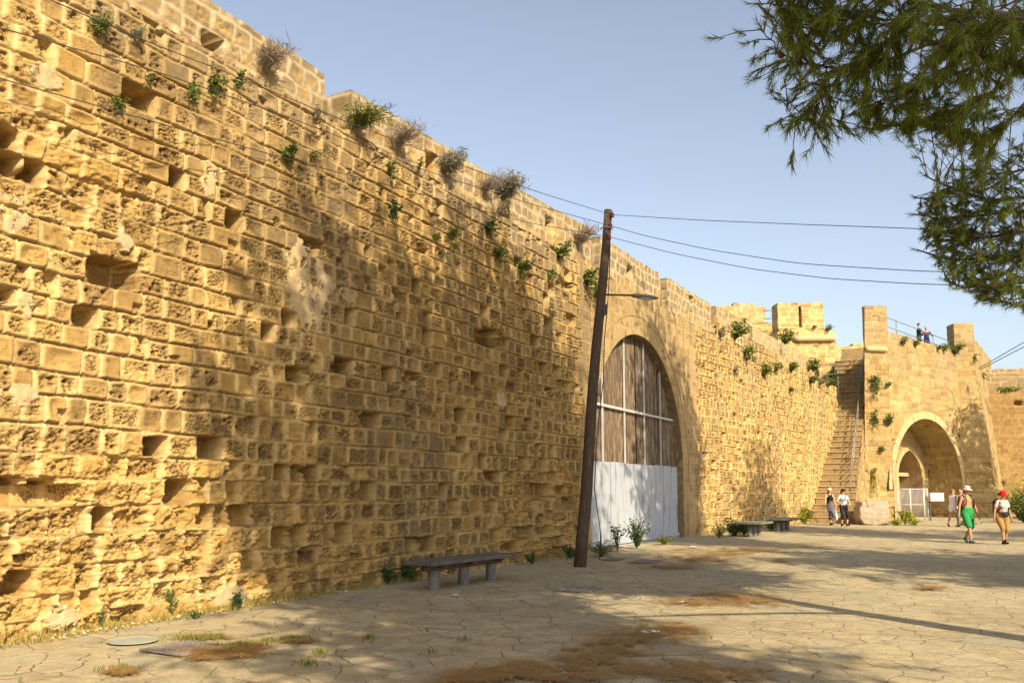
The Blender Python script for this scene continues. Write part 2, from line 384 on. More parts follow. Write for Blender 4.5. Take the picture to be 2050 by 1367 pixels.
def wall_face(name, Lf, Rf, z0, z1, step, style, mat, parent=None, opening=None, s_off=0.0):
    """planar-ish face between left edge Lf(z)->(x,y) and right edge Rf(z); outward = right-hand side of L->R, facing the viewer"""
    l0, r0 = np.array(Lf(z0)), np.array(Rf(z0)); l1, r1 = np.array(Lf(z1)), np.array(Rf(z1))
    wmax = max(np.linalg.norm(r0-l0), np.linalg.norm(r1-l1))
    na = max(2, int(wmax/step)+1); nz = max(2, int((z1-z0)/step)+1)
    a = np.linspace(0, 1, na); z = np.linspace(z0, z1, nz); Aa, Z = np.meshgrid(a, z)
    Lx = np.array([Lf(q) for q in z]); Rx = np.array([Rf(q) for q in z])
    D = r0-l0; D = D/np.linalg.norm(D); nrm = np.array([D[1], -D[0]])
    o = np.array(Lf(z0))
    sL = (Lx-o)@D; sR = (Rx-o)@D
    A = sL[:, None]*(1-Aa) + sR[:, None]*Aa
    offn = (Lx-o)@nrm
    def mapf(s, zz, h):
        dn = np.interp(zz, z, offn)
        xy = o[None, :] + s[:, None]*D[None, :] + (dn+h)[:, None]*nrm[None, :]
        return np.stack([xy[:, 0], xy[:, 1], zz], 1)
    st = dict(style)
    if s_off:
        pass
    return face_mesh(name, A, Z, mapf, st, mat, parent, opening)

def stone_block(name, P0, u, Lw, T, z0, z1, step, style, mat, parent=None, top_drop=0.0, chamfer=0.0, jit=.03, seed=3):
    """closed masonry block. P0 front-left foot, u front direction, thickness T backwards; top may drop along u"""
    u = Vector((u[0], u[1], 0)).normalized(); nrm = Vector((u.y, -u.x, 0)); Vs = []; Fs = []; Cs = []; base = 0
    U = np.array(u)[:2]; NN = np.array(nrm)[:2]; P0 = np.array(P0)[:2]
    rs = random.Random(seed)
    def ztop(a): return z1 - top_drop*a/Lw
    def patch(origin, d, W, n2, isflat=False, W2=None, soff=0):
        nonlocal base
        na = max(3, int(W/step)+2)
        if not isflat:
            nz = max(3, int((z1-z0)/step)+2)
            a = np.linspace(0, W, na); v = np.linspace(0, 1, nz); Aa, Vv = np.meshgrid(a, v)
            XY = origin[None, None, :] + Aa[..., None]*d
            al = (XY-P0)@U; zt = z1 - top_drop*np.clip(al, 0, Lw)/Lw
            Z = z0+Vv*(zt-z0)
            h, c = masonry((Aa+soff).ravel(), Z.ravel(), **style); h = h.reshape(Aa.shape)
            ed = np.minimum(np.minimum(Aa, W-Aa), np.minimum(zt-Z, 1.0)); h = h*ss(0, .05, ed)
            X = XY[..., 0]+h*n2[0]; Y = XY[..., 1]+h*n2[1]
        else:
            nz = max(3, int(W2/step)+2)
            a = np.linspace(0, W, na); v = np.linspace(0, W2, nz); Aa, Vv = np.meshgrid(a, v)
            XY = origin[None, None, :] + Aa[..., None]*d - Vv[..., None]*NN
            Z = z1 - top_drop*Aa/W
            h, c = masonry((Aa+soff).ravel(), (Vv+3).ravel(), **style); h = h.reshape(Aa.shape)
            ed = np.minimum(np.minimum(Aa, W-Aa), np.minimum(Vv, W2-Vv)); Z = Z+h*ss(0, .05, ed)
            X = XY[..., 0]; Y = XY[..., 1]
        V = np.stack([X, Y, Z], -1).reshape(-1, 3)
        Vs.append(V); Cs.append(c); Fs.append(grid_faces(nz, na, None, base)); base += len(V)
    patch(P0, U, Lw, NN)
    patch(P0 + U*Lw, -NN, T, U, soff=11.3)
    patch(P0 + U*Lw - NN*T, -U, Lw, -NN, soff=23.1)
    patch(P0 - NN*T, NN, T, -U, soff=31.7)
    patch(P0, U, Lw, None, True, T, soff=41.3)
    V = np.concatenate(Vs); C = np.concatenate(Cs)
    # weathered edges: the same 3-D wobble for coincident points, plus a rounded upper rim
    q = V[:, 0]*.7+V[:, 1]; r = V[:, 2]*1.3 - V[:, 0]*.4
    w3 = np.stack([fbm(q*3, r*3, seed+70, 3)-.5, fbm(q*3+9, r*3, seed+71, 3)-.5, (fbm(q*2.5, q*.3+r*.1, seed+72, 3)-.5)*ss(z0+.2, z1, V[:, 2])*1.6], 1)
    V = V + w3*jit*2
    return write_mesh(name, V, np.concatenate(Fs), C, mat, parent)

# ================================================================== GROUND (one sheet with crazy paving)
def mat_paving():
    m = mat_new('crazy_paving', (.4, .35, .28), .88); b = m.node_tree.nodes['Principled BSDF']; b.inputs['Specular IOR Level'].default_value = .2
    v = coords(m)
    nd = N(m, 'ShaderNodeTexNoise', Scale=1.6, Detail=4.0); L(m, v, nd.inputs['Vector'])
    sb = N(m, 'ShaderNodeVectorMath', operation='MULTIPLY_ADD'); L(m, nd.outputs['Color'], sb.inputs[0]); sb.inputs[1].default_value = (.30, .30, 0); L(m, v, sb.inputs[2])
    ve = N(m, 'ShaderNodeTexVoronoi', Scale=2.4); ve.feature = 'DISTANCE_TO_EDGE'; L(m, sb.outputs[0], ve.inputs['Vector'])
    vc = N(m, 'ShaderNodeTexVoronoi', Scale=2.4); vc.feature = 'F1'; L(m, sb.outputs[0], vc.inputs['Vector'])
    sp = N(m, 'ShaderNodeSeparateColor'); L(m, vc.outputs['Color'], sp.inputs[0])
    slab = ramp(m, sp.outputs[0], [(0, (.345, .295, .19)), (.25, (.40, .345, .225)), (.5, (.375, .335, .23)), (.75, (.40, .335, .205)), (1, (.35, .325, .24))])
    n1 = N(m, 'ShaderNodeTexNoise', Scale=3.2, Detail=9.0, Roughness=.65); L(m, v, n1.inputs['Vector'])
    r1 = ramp(m, n1.outputs[0], [(.3, (.74, .70, .66)), (.5, (1, 1, 1)), (.72, (1.16, 1.14, 1.08))])
    mx = N(m, 'ShaderNodeMix', data_type='RGBA', blend_type='MULTIPLY'); mx.inputs[0].default_value = 1; L(m, slab.outputs[0], mx.inputs[6]); L(m, r1.outputs[0], mx.inputs[7])
    # large dull stains and dust
    n2 = N(m, 'ShaderNodeTexNoise', Scale=.35, Detail=5.0, Roughness=.6); L(m, v, n2.inputs['Vector'])
    r2 = ramp(m, n2.outputs[0], [(.35, (.86, .84, .82)), (.6, (1.08, 1.06, 1.0))])
    mx1 = N(m, 'ShaderNodeMix', data_type='RGBA', blend_type='MULTIPLY'); mx1.inputs[0].default_value = 1; L(m, mx.outputs[2], mx1.inputs[6]); L(m, r2.outputs[0], mx1.inputs[7])
    n5 = N(m, 'ShaderNodeTexNoise', Scale=42.0, Detail=6.0, Roughness=.8); L(m, v, n5.inputs['Vector'])
    r5 = ramp(m, n5.outputs[0], [(.35, (.70, .66, .60)), (.5, (1, 1, 1)), (.68, (1.12, 1.1, 1.06))])
    mx5 = N(m, 'ShaderNodeMix', data_type='RGBA', blend_type='MULTIPLY'); mx5.inputs[0].default_value = 1; L(m, mx1.outputs[2], mx5.inputs[6]); L(m, r5.outputs[0], mx5.inputs[7])
    n6 = N(m, 'ShaderNodeTexNoise', Scale=1.1, Detail=8.0, Roughness=.7, Distortion=.6); L(m, v, n6.inputs['Vector'])
    r6 = ramp(m, n6.outputs[0], [(.54, (0, 0, 0)), (.66, (.55, .55, .55))])
    mx6 = N(m, 'ShaderNodeMix', data_type='RGBA'); L(m, r6.outputs[0], mx6.inputs[0]); L(m, mx5.outputs[2], mx6.inputs[6]); mx6.inputs[7].default_value = (.27, .20, .115, 1); mx1 = mx6
    # joints, of uneven width
    nj = N(m, 'ShaderNodeTexNoise', Scale=5.0, Detail=4.0); L(m, v, nj.inputs['Vector'])
    jw = N(m, 'ShaderNodeMapRange'); L(m, nj.outputs[0], jw.inputs[0]); jw.inputs[1].default_value = .3; jw.inputs[2].default_value = .7; jw.inputs[3].default_value = .004; jw.inputs[4].default_value = .018
    dv = N(m, 'ShaderNodeMath', operation='DIVIDE'); L(m, ve.outputs['Distance'], dv.inputs[0]); L(m, jw.outputs[0], dv.inputs[1])
    js = N(m, 'ShaderNodeMapRange', interpolation_type='SMOOTHSTEP'); L(m, dv.outputs[0], js.inputs[0]); js.inputs[1].default_value = .45; js.inputs[2].default_value = 1.25
    nj2 = N(m, 'ShaderNodeTexNoise', Scale=.8, Detail=3.0); L(m, v, nj2.inputs['Vector'])
    jc = ramp(m, nj2.outputs[0], [(.4, (.19, .145, .085)), (.6, (.29, .23, .14))])
    mx2 = N(m, 'ShaderNodeMix', data_type='RGBA'); L(m, js.outputs[0], mx2.inputs[0]); L(m, jc.outputs[0], mx2.inputs[6]); L(m, mx1.outputs[2], mx2.inputs[7])
    L(m, mx2.outputs[2], b.inputs['Base Color'])
    n3 = N(m, 'ShaderNodeTexNoise', Scale=6.0, Detail=11.0, Roughness=.72); L(m, v, n3.inputs['Vector'])
    vh = N(m, 'ShaderNodeMath', operation='MULTIPLY_ADD'); L(m, sp.outputs[1], vh.inputs[0]); vh.inputs[1].default_value = .35; vh.inputs[2].default_value = .65
    hj = N(m, 'ShaderNodeMath', operation='MULTIPLY'); L(m, js.outputs[0], hj.inputs[0]); L(m, vh.outputs[0], hj.inputs[1])
    hh = N(m, 'ShaderNodeMath', operation='MULTIPLY_ADD'); L(m, n3.outputs[0], hh.inputs[0]); hh.inputs[1].default_value = .9; L(m, hj.outputs[0], hh.inputs[2])
    bp = N(m, 'ShaderNodeBump', Strength=1.0, Distance=.035); L(m, hh.outputs[0], bp.inputs['Height']); L(m, bp.outputs[0], b.inputs['Normal'])
    return m
g = MB(); NG = 90
gx = np.concatenate([np.linspace(-200, -14, 8)[:-1], np.linspace(-14, 34, 97), np.linspace(34, 240, 8)[1:]])
gy = np.concatenate([np.linspace(-200, -6, 8)[:-1], np.linspace(-6, 56, 125), np.linspace(56, 600, 8)[1:]])
GX, GY = np.meshgrid(gx, gy); GZ = (fbm(GX*.35, GY*.35, 5, 3)-.5)*.03
inn = (np.abs(GX-10) < 23) & (np.abs(GY-25) < 30); GZ = np.where(inn, GZ, 0)
GV = np.stack([GX, GY, GZ-.012], -1).reshape(-1, 3)
me = bpy.data.meshes.new('plaza'); me.from_pydata(GV.tolist(), [], grid_faces(len(gy), len(gx)).tolist()); me.update()
tag(link('plaza', me, mat_paving()), kind='structure')

# ================================================================== MAIN WALL along a gently bending line
A0 = np.array([-4.63, 10.82]); TH = 28.38
_s = np.arange(-14, 62, .05); _xy = np.zeros((len(_s), 2)); _n = np.zeros((len(_s), 2)); i0 = int(np.argmin(abs(_s)))
def heading(s):
    t = min(max((s-21)/6, 0), 1); return R_(TH + 6.8*t*t*(3-2*t))
_xy[i0] = A0
for i in range(i0+1, len(_s)):
    a_ = heading(_s[i]-.025); _xy[i] = _xy[i-1]+.05*np.array([math.sin(a_), math.cos(a_)])
for i in range(i0-1, -1, -1):
    a_ = heading(_s[i]); _xy[i] = _xy[i+1]-.05*np.array([math.sin(a_), math.cos(a_)])
_hd = np.array([heading(q) for q in _s])
def cpos(s): return np.stack([np.interp(s, _s, _xy[:, 0]), np.interp(s, _s, _xy[:, 1])], -1)
def cnrm(s): a = np.interp(s, _s, _hd); return np.stack([np.cos(a), -np.sin(a)], -1)
def cdir(s): a = np.interp(s, _s, _hd); return np.stack([np.sin(a), np.cos(a)], -1)
def hit(x, y):
    d = ray(x, y); g_ = _xy[:, 0]-d[0]/d[1]*_xy[:, 1]
    i = [k for k in np.where(np.diff(np.sign(g_)) != 0)[0] if _xy[k, 1] > 0][0]; t = g_[i]/(g_[i]-g_[i+1])
    yy = _xy[i, 1]*(1-t)+_xy[i+1, 1]*t
    return _s[i]+.05*t, EYE + d[2]*yy/d[1]
def wpt(s, z, out=0.0):
    p = cpos(s)+cnrm(s)*out; return Vector((p[0], p[1], z))
s_end, _ = hit(1675, 775)
BODY = 7.72
z_c0 = hit(1507, 680)[1]; s_c0 = hit(1507, 680)[0]; z_c1 = hit(1675, 775)[1]
def ztop(s): return np.where(s < 26.2, BODY, np.interp(s, [26.2, s_c0, s_end], [z_c0+.15, z_c0, z_c1]))
sA = [-13.0]
while sA[-1] < s_end+.02:
    q = sA[-1]; dist2 = 85+(q+7.3)**2
    sA.append(q + (.10 if q < -5 else min(max(.019, .75*dist2/8000), .055)))
sA = np.array(sA); zr = np.concatenate([[-.15], np.linspace(-.02, 1, 720)])
As, Vr = np.meshgrid(sA, zr); Zs = Vr*ztop(As)
arch = Opening(hit(1283, 672)[0]-.02, 4.08, 2.32)
PX = lambda *l: [hit(*q) for q in l]
missing = PX((25,300),(15,300),(235,545),(255,548),(60,330),(340,350),(580,635),(572,642),(610,500),(605,740),(850,690),(872,725),(1080,680),(1045,745),(930,825),(960,760),(1110,742),(570,962),(585,962),(735,985),
    (470,1010),(495,1025),(410,1040),(200,1062),(40,1190),(690,1055),(985,1025),(1085,985),(1105,985),(1070,985),(1100,1035),(1030,835),(885,990),(840,1085),(865,1080),(905,1000),(690,735),(195,545),(50,990),(75,990),(100,990),
    (785,735),(915,905),(950,665),(1128,770),(1095,610),(1015,700),(1040,1090),(760,850),(560,1095),(375,990),(30,590),(150,620),(995,960),(700,640),(1075,915),(830,560),(640,940),(905,770),(1065,840),(1000,880),(435,905))
missing2 = PX((1497,845),(1512,842),(1481,890),(1483,902),(1510,900),(1411,915),(1430,930),(1432,945),(1418,905),(1545,880),(1560,935),(1440,990),(1450,870),(1600,900))

holes = [(*hit(980, 676), .32, .22, .42), (*hit(235, 548), .34, .20, .45), (*hit(1088, 985), .55, .20, .4), (*hit(60, 992), .55, .13, .3), (*hit(1125, 1000), .3, .35, .25)]
def ash_mask(s, z):
    a = (fbm(z*0+np.floor(z/.43)*3.7, z*0, 91, 1)-.5)*.7
    m1 = ss(13.55, 13.62, s + a*.9)*ss(24.15, 24.08, s + a)
    return m1*ss(-.2, 0, z)
def erode(s, z):
    low = ss(3.0, .6, z + 1.6*(fbm(s*.35, z*.5, 61, 3)-.5))
    left = ss(7.5, 1.0, s); mid = ss(8.5, 10.5, s)*ss(13.6, 12.6, s)
    spot = ss(1.0, .0, ((s+1.0)/1.8)**2 + ((z-5.2)/.9)**2)*.7
    far = ss(24, 25, s)*ss(34, 30, s)*.35
    return np.clip(low*(.22+.55*left+.7*mid)*np.where(s > 24, .35, 1) + .45*spot + far*ss(5, 2, z) + .18*ss(.6, .72, fbm(s*.5, z*.6, 62, 3)), 0, 1)
def patina_shade(s, z): return np.clip(ss(1.0, 5.0, s+.6*z)*ss(.42, .58, fbm(s*.45, z*.5, 63, 3))*.8 + .30 + .35*ss(2, 5, s)*ss(6.6, 5.2, z), 0, 1)*np.where(s > 23.5, .3, 1)  # real patina, raised across the tree-shaded zone to paint that shade darker
def greym(s, z): return ss(6.7, 7.7, z+.6*(fbm(s*.8, z, 64, 3)-.5))*.6*np.where(s > 24, .3, 1)
plaster = [(*hit(600, 575), .28, .75), (*hit(645, 590), .2, .6), (*hit(655, 575), .25, .2), (*hit(85, 150), .2, .16), (*hit(250, 470), .14, .2), (*hit(420, 350), .12, .35), (*hit(20, 420), .2, .2),
           (*hit(125, 1235), .24, .14), (*hit(460, 1200), .3, .25), (*hit(690, 590), .3, .12), (*hit(30, 795), .25, .12), (*hit(1005, 800), .2, .2), (*hit(60, 610), .2, .15)]
# the far stretch is fine-coursed
fort = empty('fortress_wall', (A0[0], A0[1], 0)); FM = Matrix.Translation((A0[0], A0[1], 0)); 
tag(fort, 'long high fortress wall of eroded golden limestone running beside the plaza', 'fortress wall')
def wmap(s, z, h):
    p = cpos(s)+cnrm(s)*h[:, None]; return np.stack([p[:, 0]-A0[0], p[:, 1]-A0[1], z], 1)
st_main = dict(seed=11, chips=.11, erode=erode, patina_shade=patina_shade, grey=greym, ash=ash_mask, holes=holes, misspts=missing+missing2, plaster=plaster, miss=.022, wd=(.25, .52), J=.058, bulge=.024, prot=.013, pit=.032, mort=PAL)
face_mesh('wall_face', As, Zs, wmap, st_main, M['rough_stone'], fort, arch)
# wall walk behind the face and closing surfaces
mb = MB(); sw = np.arange(-13, s_end, .5); sw = np.append(sw, s_end)
ins = []
for q in sw:
    a = wpt(q, float(ztop(np.array(q)))-.015, -.02); b_ = wpt(q, float(ztop(np.array(q)))-.015, -7.0); ins += [a - Vector((*A0, 0)), b_ - Vector((*A0, 0))]
mb.add(ins, [(2*i, 2*i+1, 2*i+3, 2*i+2) for i in range(len(sw)-1)])
M['walk'] = mat_var('wall_walk_paving', (.30, .22, .11), (.40, .30, .16), scale=2, bump=.4)
mb.build('wall_walk', M['walk'], fort)
# reveal of the arch
REV = .75
ol = arch.outline(40, -.1)
mb = MB(); vs = []
for a, z in ol:
    for q in (0.004, -REV*.5, -REV): vs.append(wpt(a, z, q) - Vector((*A0, 0)))
mb.add(vs, [(3*i+k, 3*i+k+1, 3*i+k+4, 3*i+k+3) for i in range(len(ol)-1) for k in (0, 1)])
M['reveal'] = mat_var('arch_reveal_stone', (.30, .205, .095), (.16, .115, .065), scale=2.5, bump=.5, c3=(.38, .27, .13))
mb.build('arch_reveal', M['reveal'], fort, smooth=True)
# thin relief line of the arch ring
ro = arch.outline(40, 1.9, .62); ri = arch.outline(40, 1.9, .575)
mb = MB(); vs = []
for (a, z), (c_, d_) in zip(ro, ri):
    vs += [wpt(a, z, .004)-Vector((*A0, 0)), wpt(a, z, .016)-Vector((*A0, 0)), wpt(c_, d_, .016)-Vector((*A0, 0)), wpt(c_, d_, .004)-Vector((*A0, 0))]
mb.add(vs, [(4*i+k, 4*i+k+1, 4*i+k+5, 4*i+k+4) for i in range(len(ro)-1) for k in (0, 1, 2)])
M['joint'] = mat_var('pale_joint', (.38, .27, .13), (.24, .17, .085), scale=6, bump=.2)
mb.build('arch_moulding', M['joint'], fort)
# merlons
def pgrey(s, z): return ss(7.5, 8.1, z)*1.0*ss(.2, .45, fbm(s*1.2, z*1.6, 66, 3)) + ss(8.15, 8.4, z)*.7
st_par = dict(seed=23, ch=(.24, .34), wd=(.28, .52), J=.02, jw=.022, bulge=.012, prot=.012, pit=.018, miss=.0, rad=.05, grey=pgrey, pale=.6, mort=(.43, .345, .215))
mer = [(-13.0, 8.58, 3.33, 8.56), (hit(711, 179)[0], 8.60, hit(990, 350)[0], 8.62), (hit(1025, 366)[0], 8.66, hit(1187, 458)[0], 8.78), (hit(1205, 472)[0], 8.80, hit(1325, 548)[0], 8.84), (hit(1339, 555)[0], 8.88, hit(1426, 608)[0], 8.80)]
mhole = {0: [hit(435, 88)], 1: [hit(870, 325)], 2: [hit(1105, 450)], 3: [hit(1264, 545)], 4: [hit(1384, 604)]}
for k, (sa, za, sb_, zb_) in enumerate(mer):
    z0_, z1_ = hit(665, 150)[1], 0
    P = wpt(sa, 0, -.07); Q = wpt(sb_, 0, -.07); u = (Q-P); Lw = u.length; u.normalize()
    st = dict(st_par); st['seed'] = 23+k; st['zmax'] = 10
    st['holes'] = [(hs-sa, hz, (.17 if k == 0 else .2), (.16 if k == 0 else .2), .5) for hs, hz in mhole[k]]
    step = .028 if k < 2 else .045
    ztp = {0: hit(665, 150)[1], 1: hit(711, 179)[1], 2: hit(1025, 366)[1], 3: hit(1205, 472)[1], 4: hit(1339, 555)[1]}[k]
    zte = {0: hit(665, 150)[1], 1: hit(990, 350)[1], 2: hit(1187, 458)[1], 3: hit(1325, 548)[1], 4: hit(1426, 608)[1]}[k]
    o = stone_block('merlon', P - Vector((*A0, 0)), u, Lw, 1.7, BODY-.25 if k else BODY-.25, ztp, step, st, M['rough_stone'], fort, top_drop=ztp-zte, jit=.035, seed=40+k)
# upper parapet beyond the bend: runs straight on while the wall below bends away
P = wpt(hit(1434, 612)[0], 0, -.07); hd = Vector((math.sin(R_(TH+2)), math.cos(R_(TH+2)), 0)); cur = P.copy()
def online(x, y):                    # meet the vertical plane of the straight parapet
    n_ = (hd.y, -hd.x, 0); return onpl(x, y, P, n_)
segs = [((1434, 612), (1500, 647)), ((1506, 652), (1560, 682)), ((1566, 687), (1640, 727))]
for k, (pa, pb) in enumerate(segs):
    a = online(*pa); b_ = online(*pb)
    st = dict(st_par); st['seed'] = 37+k; st['grey'] = lambda s, z: ss(7.2, 8.2, z)*.6*ss(.25, .5, fbm(s*1.2, z*1.6, 66, 3))
    stone_block('parapet', Vector((a.x-A0[0], a.y-A0[1], 0)), hd, (b_-a).to_2d().length, .9, 6.6, a.z, .06, st, M['rough_stone'], fort, top_drop=a.z-b_.z, jit=.04, seed=60+k)

# ================================================================== GATE in the big arch
gate = empty('arched_gate', tuple(wpt(arch.c, 0, -.26)))
tag(gate, 'arched gate with white boards below and rusty slats above in the big arch', 'gate')
GD = cdir(arch.c); GN = cnrm(arch.c); GO = wpt(arch.c, 0, -.26)
def gp(x, z, o=0.0): return Vector((GD[0]*x+GN[0]*o, GD[1]*x+GN[1]*o, z))     # in the gate's own axes
def gbox(mb, x0, x1, z0, z1, o0, o1):
    vs = [gp(x, z, o) for x in (x0, x1) for o in (o0, o1) for z in (z0, z1)]
    mb.add(vs, [(0,1,3,2), (4,6,7,5), (0,4,5,1), (2,3,7,6), (0,2,6,4), (1,5,7,3)])
BT = 2.42
rg = random.Random(4); edges = [-4.07, -3.55, -3.35, -2.1, -1.05, .15, .95, 1.75, 2.55, 3.35, 4.07]
for a, b_ in zip(edges[:-1], edges[1:]):
    mb = MB(); o_ = rg.uniform(0, .03); gbox(mb, a+.008, b_-.010, -.02+.0, BT+rg.uniform(-.02, .01), .0+o_, .035+o_)
    mb.build('board', M['white_board'], gate, bevel=.004)
mb = MB(); gbox(mb, -4.07, 4.07, .06, .14, .075, .11); mb.build('bottom_rail', M['white_board'], gate, bevel=.004)
def half(z): return math.sqrt(max(arch.r**2-max(z-arch.zs, 0)**2, 0))
def top_at(x): return arch.zs + math.sqrt(max(arch.r**2-x*x, 0))
mb = MB(); x = -4.0
while x < 4.0:
    wv = rg.uniform(.042, .056); zt = top_at(abs(x)+.03)-.02
    if zt > BT+.05:
        lean = rg.uniform(-.01, .01)
        if rg.random() > .035: gbox(mb, x, x+wv, BT-.1, zt, -.05+rg.uniform(-.01, .01), -.025)
    x += .098 if x < .6 else .088
mb.build('slat_panel', M['rust_slat'], gate)
bx_ = [-2.62, -.88, .86, 2.45]
for x in bx_:
    mb = MB(); gbox(mb, x-.027, x+.027, BT-.02, top_at(x)-.02, .0, .04); mb.build('upright_bar', M['white_metal'], gate)
mb = MB(); zb_ = 4.02; gbox(mb, -half(zb_)+.02, half(zb_)-.02, zb_-.04, zb_+.03, .043, .075); mb.build('cross_bar', M['white_metal'], gate)
mb = MB(); pts = [(0, 0)]
ol2 = arch.outline(30, -.05, -.004)
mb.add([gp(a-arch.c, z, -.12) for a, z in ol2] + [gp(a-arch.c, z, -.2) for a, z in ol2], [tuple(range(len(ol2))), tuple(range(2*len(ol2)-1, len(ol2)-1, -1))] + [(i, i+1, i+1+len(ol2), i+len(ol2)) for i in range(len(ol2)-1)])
M['backing'] = mat_var('tunnel_shade', (.008, .006, .004), (.03, .02, .012), scale=4, stretch=(1, 1, .2), bump=.3)  # near-black sheet added behind the slats for the darkness of the tunnel
mb.build('tunnel_shade_sheet', M['backing'], gate)

# ================================================================== TOWER with the deep arch
T0 = atY(1787, 1040, 47.0); T0.z = 0.0; TD = np.array([.79, .62])/math.hypot(.79, .62); TN = np.array([TD[1], -TD[0]]); T0a = np.array([T0.x, T0.y])
tower = empty('gate_tower', (T0.x, T0.y, 0)); tag(tower, 'sunlit golden stone tower with deep round arch at the end of the plaza', 'tower')
O2 = T0a
def loc(p): return (p[0]-T0.x, p[1]-T0.y)
def tpx(x, y): p = onpl(x, y, T0, (TN[0], TN[1], 0)); return float((np.array([p.x, p.y])-T0a)@TD), p.z
t_l, z_l = tpx(1785, 900); t_r, z_r = tpx(1924, 903); t_a, z_a = tpx(1852, 838)
tc = (t_l+t_r)/2; tr = (t_r-t_l)/2; tzs = z_a - tr
tzs = min(tzs, 3.2)
t_end, _ = tpx(1936, 1040); z_cur = tpx(1776, 662)[1]; z_cur2 = tpx(1905, 702)[1]
op = Opening(tc, tr, z_a-tr)
def tgrey(s, z): return ss(7.4, 8.2, z)*.35*ss(.3, .6, fbm(s, z*2, 77, 3))
st_tow = dict(seed=51, ch=(.27, .33), wd=(.45, 1.0), J=.04, jw=.009, bulge=.004, prot=.012, pit=.008, miss=.006, rad=.02, warp=.35, patina_shade=None, grey=tgrey, pale=.12, c1=(.31, .215, .082), c2=(.385, .28, .125), mort=(.39, .30, .155), deep=.12,
              erode=lambda s, z: .45*ss(.5, .65, fbm(s*.7, z*.9, 78, 3))*ss(7, 6, s*0+z) + .3*ss(1.5, .3, z))
na = int(t_end/.05); A_, Vv = np.meshgrid(np.linspace(.09, t_end+.3, na), np.linspace(0, 1, 190))
Zt = -.15 + Vv*(np.interp(A_, [0, t_end], [z_cur, z_cur2])+.15)
def tmap(s, z, h):
    p = np.outer(s, TD)+np.outer(h, TN); return np.stack([p[:, 0], p[:, 1], z], 1)
face_mesh('tower_face', A_, Zt, tmap, st_tow, M['ashlar'], tower, op)
zp_ret = z_cur+.1
wall_face('pylon_return', lambda z: (.14, .0), lambda z: (.26, .6), -.1, zp_ret, .1, dict(st_tow, seed=59, J=.005, erode=None), M['ashlar'], tower)
# arch ring stones a little proud
def ring(name, opn, g0, g1, out, origin_map, mat, parent, z0):
    nn = 26; a1 = opn.outline(nn, z0, g0); a2 = opn.outline(nn, z0, g1); mb = MB(); r_ = random.Random(5)
    if z0 < opn.zs-.5:                     # jamb stones under the springing
        k = int((opn.zs-z0)/.4); ext = [z0+(opn.zs-z0)*i/k for i in range(k)]
        a1 = [(a1[0][0], z) for z in ext] + a1[1:-1] + [(a1[-1][0], z) for z in reversed(ext)]
        a2 = [(a2[0][0], z) for z in ext] + a2[1:-1] + [(a2[-1][0], z) for z in reversed(ext)]
    else: a1, a2 = a1[1:-1], a2[1:-1]
    i = 0
    while i < len(a1)-1:
        st_ = 2 if (i+2 < len(a1) and a1[i][1] > opn.zs-.01) else 1; o_ = out + r_.uniform(-.01, .01); vs = []
        for q, e_ in ((i, .02), (i+st_, -.02)):
            q2 = i+st_ if q == i else i; L1 = math.dist(a1[q], a1[q2])+1e-6
            for (A_1, out2) in ((a1, -.02), (a1, o_), (a2, o_), (a2, -.02)):
                t = .009/L1; p_ = (A_1[q][0]*(1-t)+A_1[q2][0]*t, A_1[q][1]*(1-t)+A_1[q2][1]*t); vs.append(origin_map(p_[0], p_[1], out2))
        mb.add(vs, [(0, 1, 5, 4), (1, 2, 6, 5), (2, 3, 7, 6), (0, 1, 2, 3), (4, 5, 6, 7)]); i += st_
    return mb.build(name, mat, parent, bevel=.01)
M['voussoir'] = mat_var('pale_voussoirs', (.42, .30, .14), (.50, .37, .19), scale=3, bump=.3)
tm = lambda a, z, o, q=0.0: Vector((TD[0]*a+TN[0]*(o-q), TD[1]*a+TN[1]*(o-q), z))
ring('arch_ring', op, .0, .42, .03, tm, M['voussoir'], tower, op.zs)
# recess: vault, jambs, back wall
DEP = 2.0
ol = op.outline(30, -.1)
ss_len = [0]
for i in range(1, len(ol)): ss_len.append(ss_len[-1]+math.hypot(ol[i][0]-ol[i-1][0], ol[i][1]-ol[i-1][1]))
nu = int(ss_len[-1]/.06); uu = np.linspace(0, ss_len[-1], nu); dd = np.linspace(0, DEP, 34); UU, DD = np.meshgrid(uu, dd)
h_, c_col = masonry(DD.ravel()*1.0+3, UU.ravel(), **dict(st_tow, seed=57, wd=(.4, .8), zmax=24, erode=lambda s, z: .5*ss(.45, .6, fbm(s*.9, z*.9, 79, 3))))
ax = np.interp(UU.ravel(), ss_len, [p[0] for p in ol]); az_ = np.interp(UU.ravel(), ss_len, [p[1] for p in ol])
cxm, czm = tc, op.zs
nx = np.where(az_ > czm, tc-ax, np.sign(tc-ax)*tr); nz_ = np.where(az_ > czm, czm-az_, 0); nl = np.sqrt(nx**2+nz_**2)+1e-6
h_ = h_*ss(0, .15, DD.ravel())
ax2 = ax+nx/nl*h_; az2 = az_+nz_/nl*h_
p = np.outer(ax2, TD) - np.outer(DD.ravel()-.002, TN)
write_mesh('arch_vault', np.stack([p[:, 0], p[:, 1], az2], 1), grid_faces(34, nu), c_col, M['ashlar'], tower)
BN = T0a - TN*DEP
def bpx(x, y): p = onpl(x, y, (BN[0], BN[1], 0), (TN[0], TN[1], 0)); return float((np.array([p.x, p.y])-T0a)@TD), p.z
b_l, _ = bpx(1797, 960); b_r, _ = bpx(1846, 960); b_a, zb_a = bpx(1821, 901)
r_in = (b_r-b_l)/2; c_in = (b_l+b_r)/2; off = .28*r_in; R_in = r_in+off; rise = math.sqrt(R_in**2-off**2)
op2 = Opening(c_in, r_in, zb_a-rise, off)
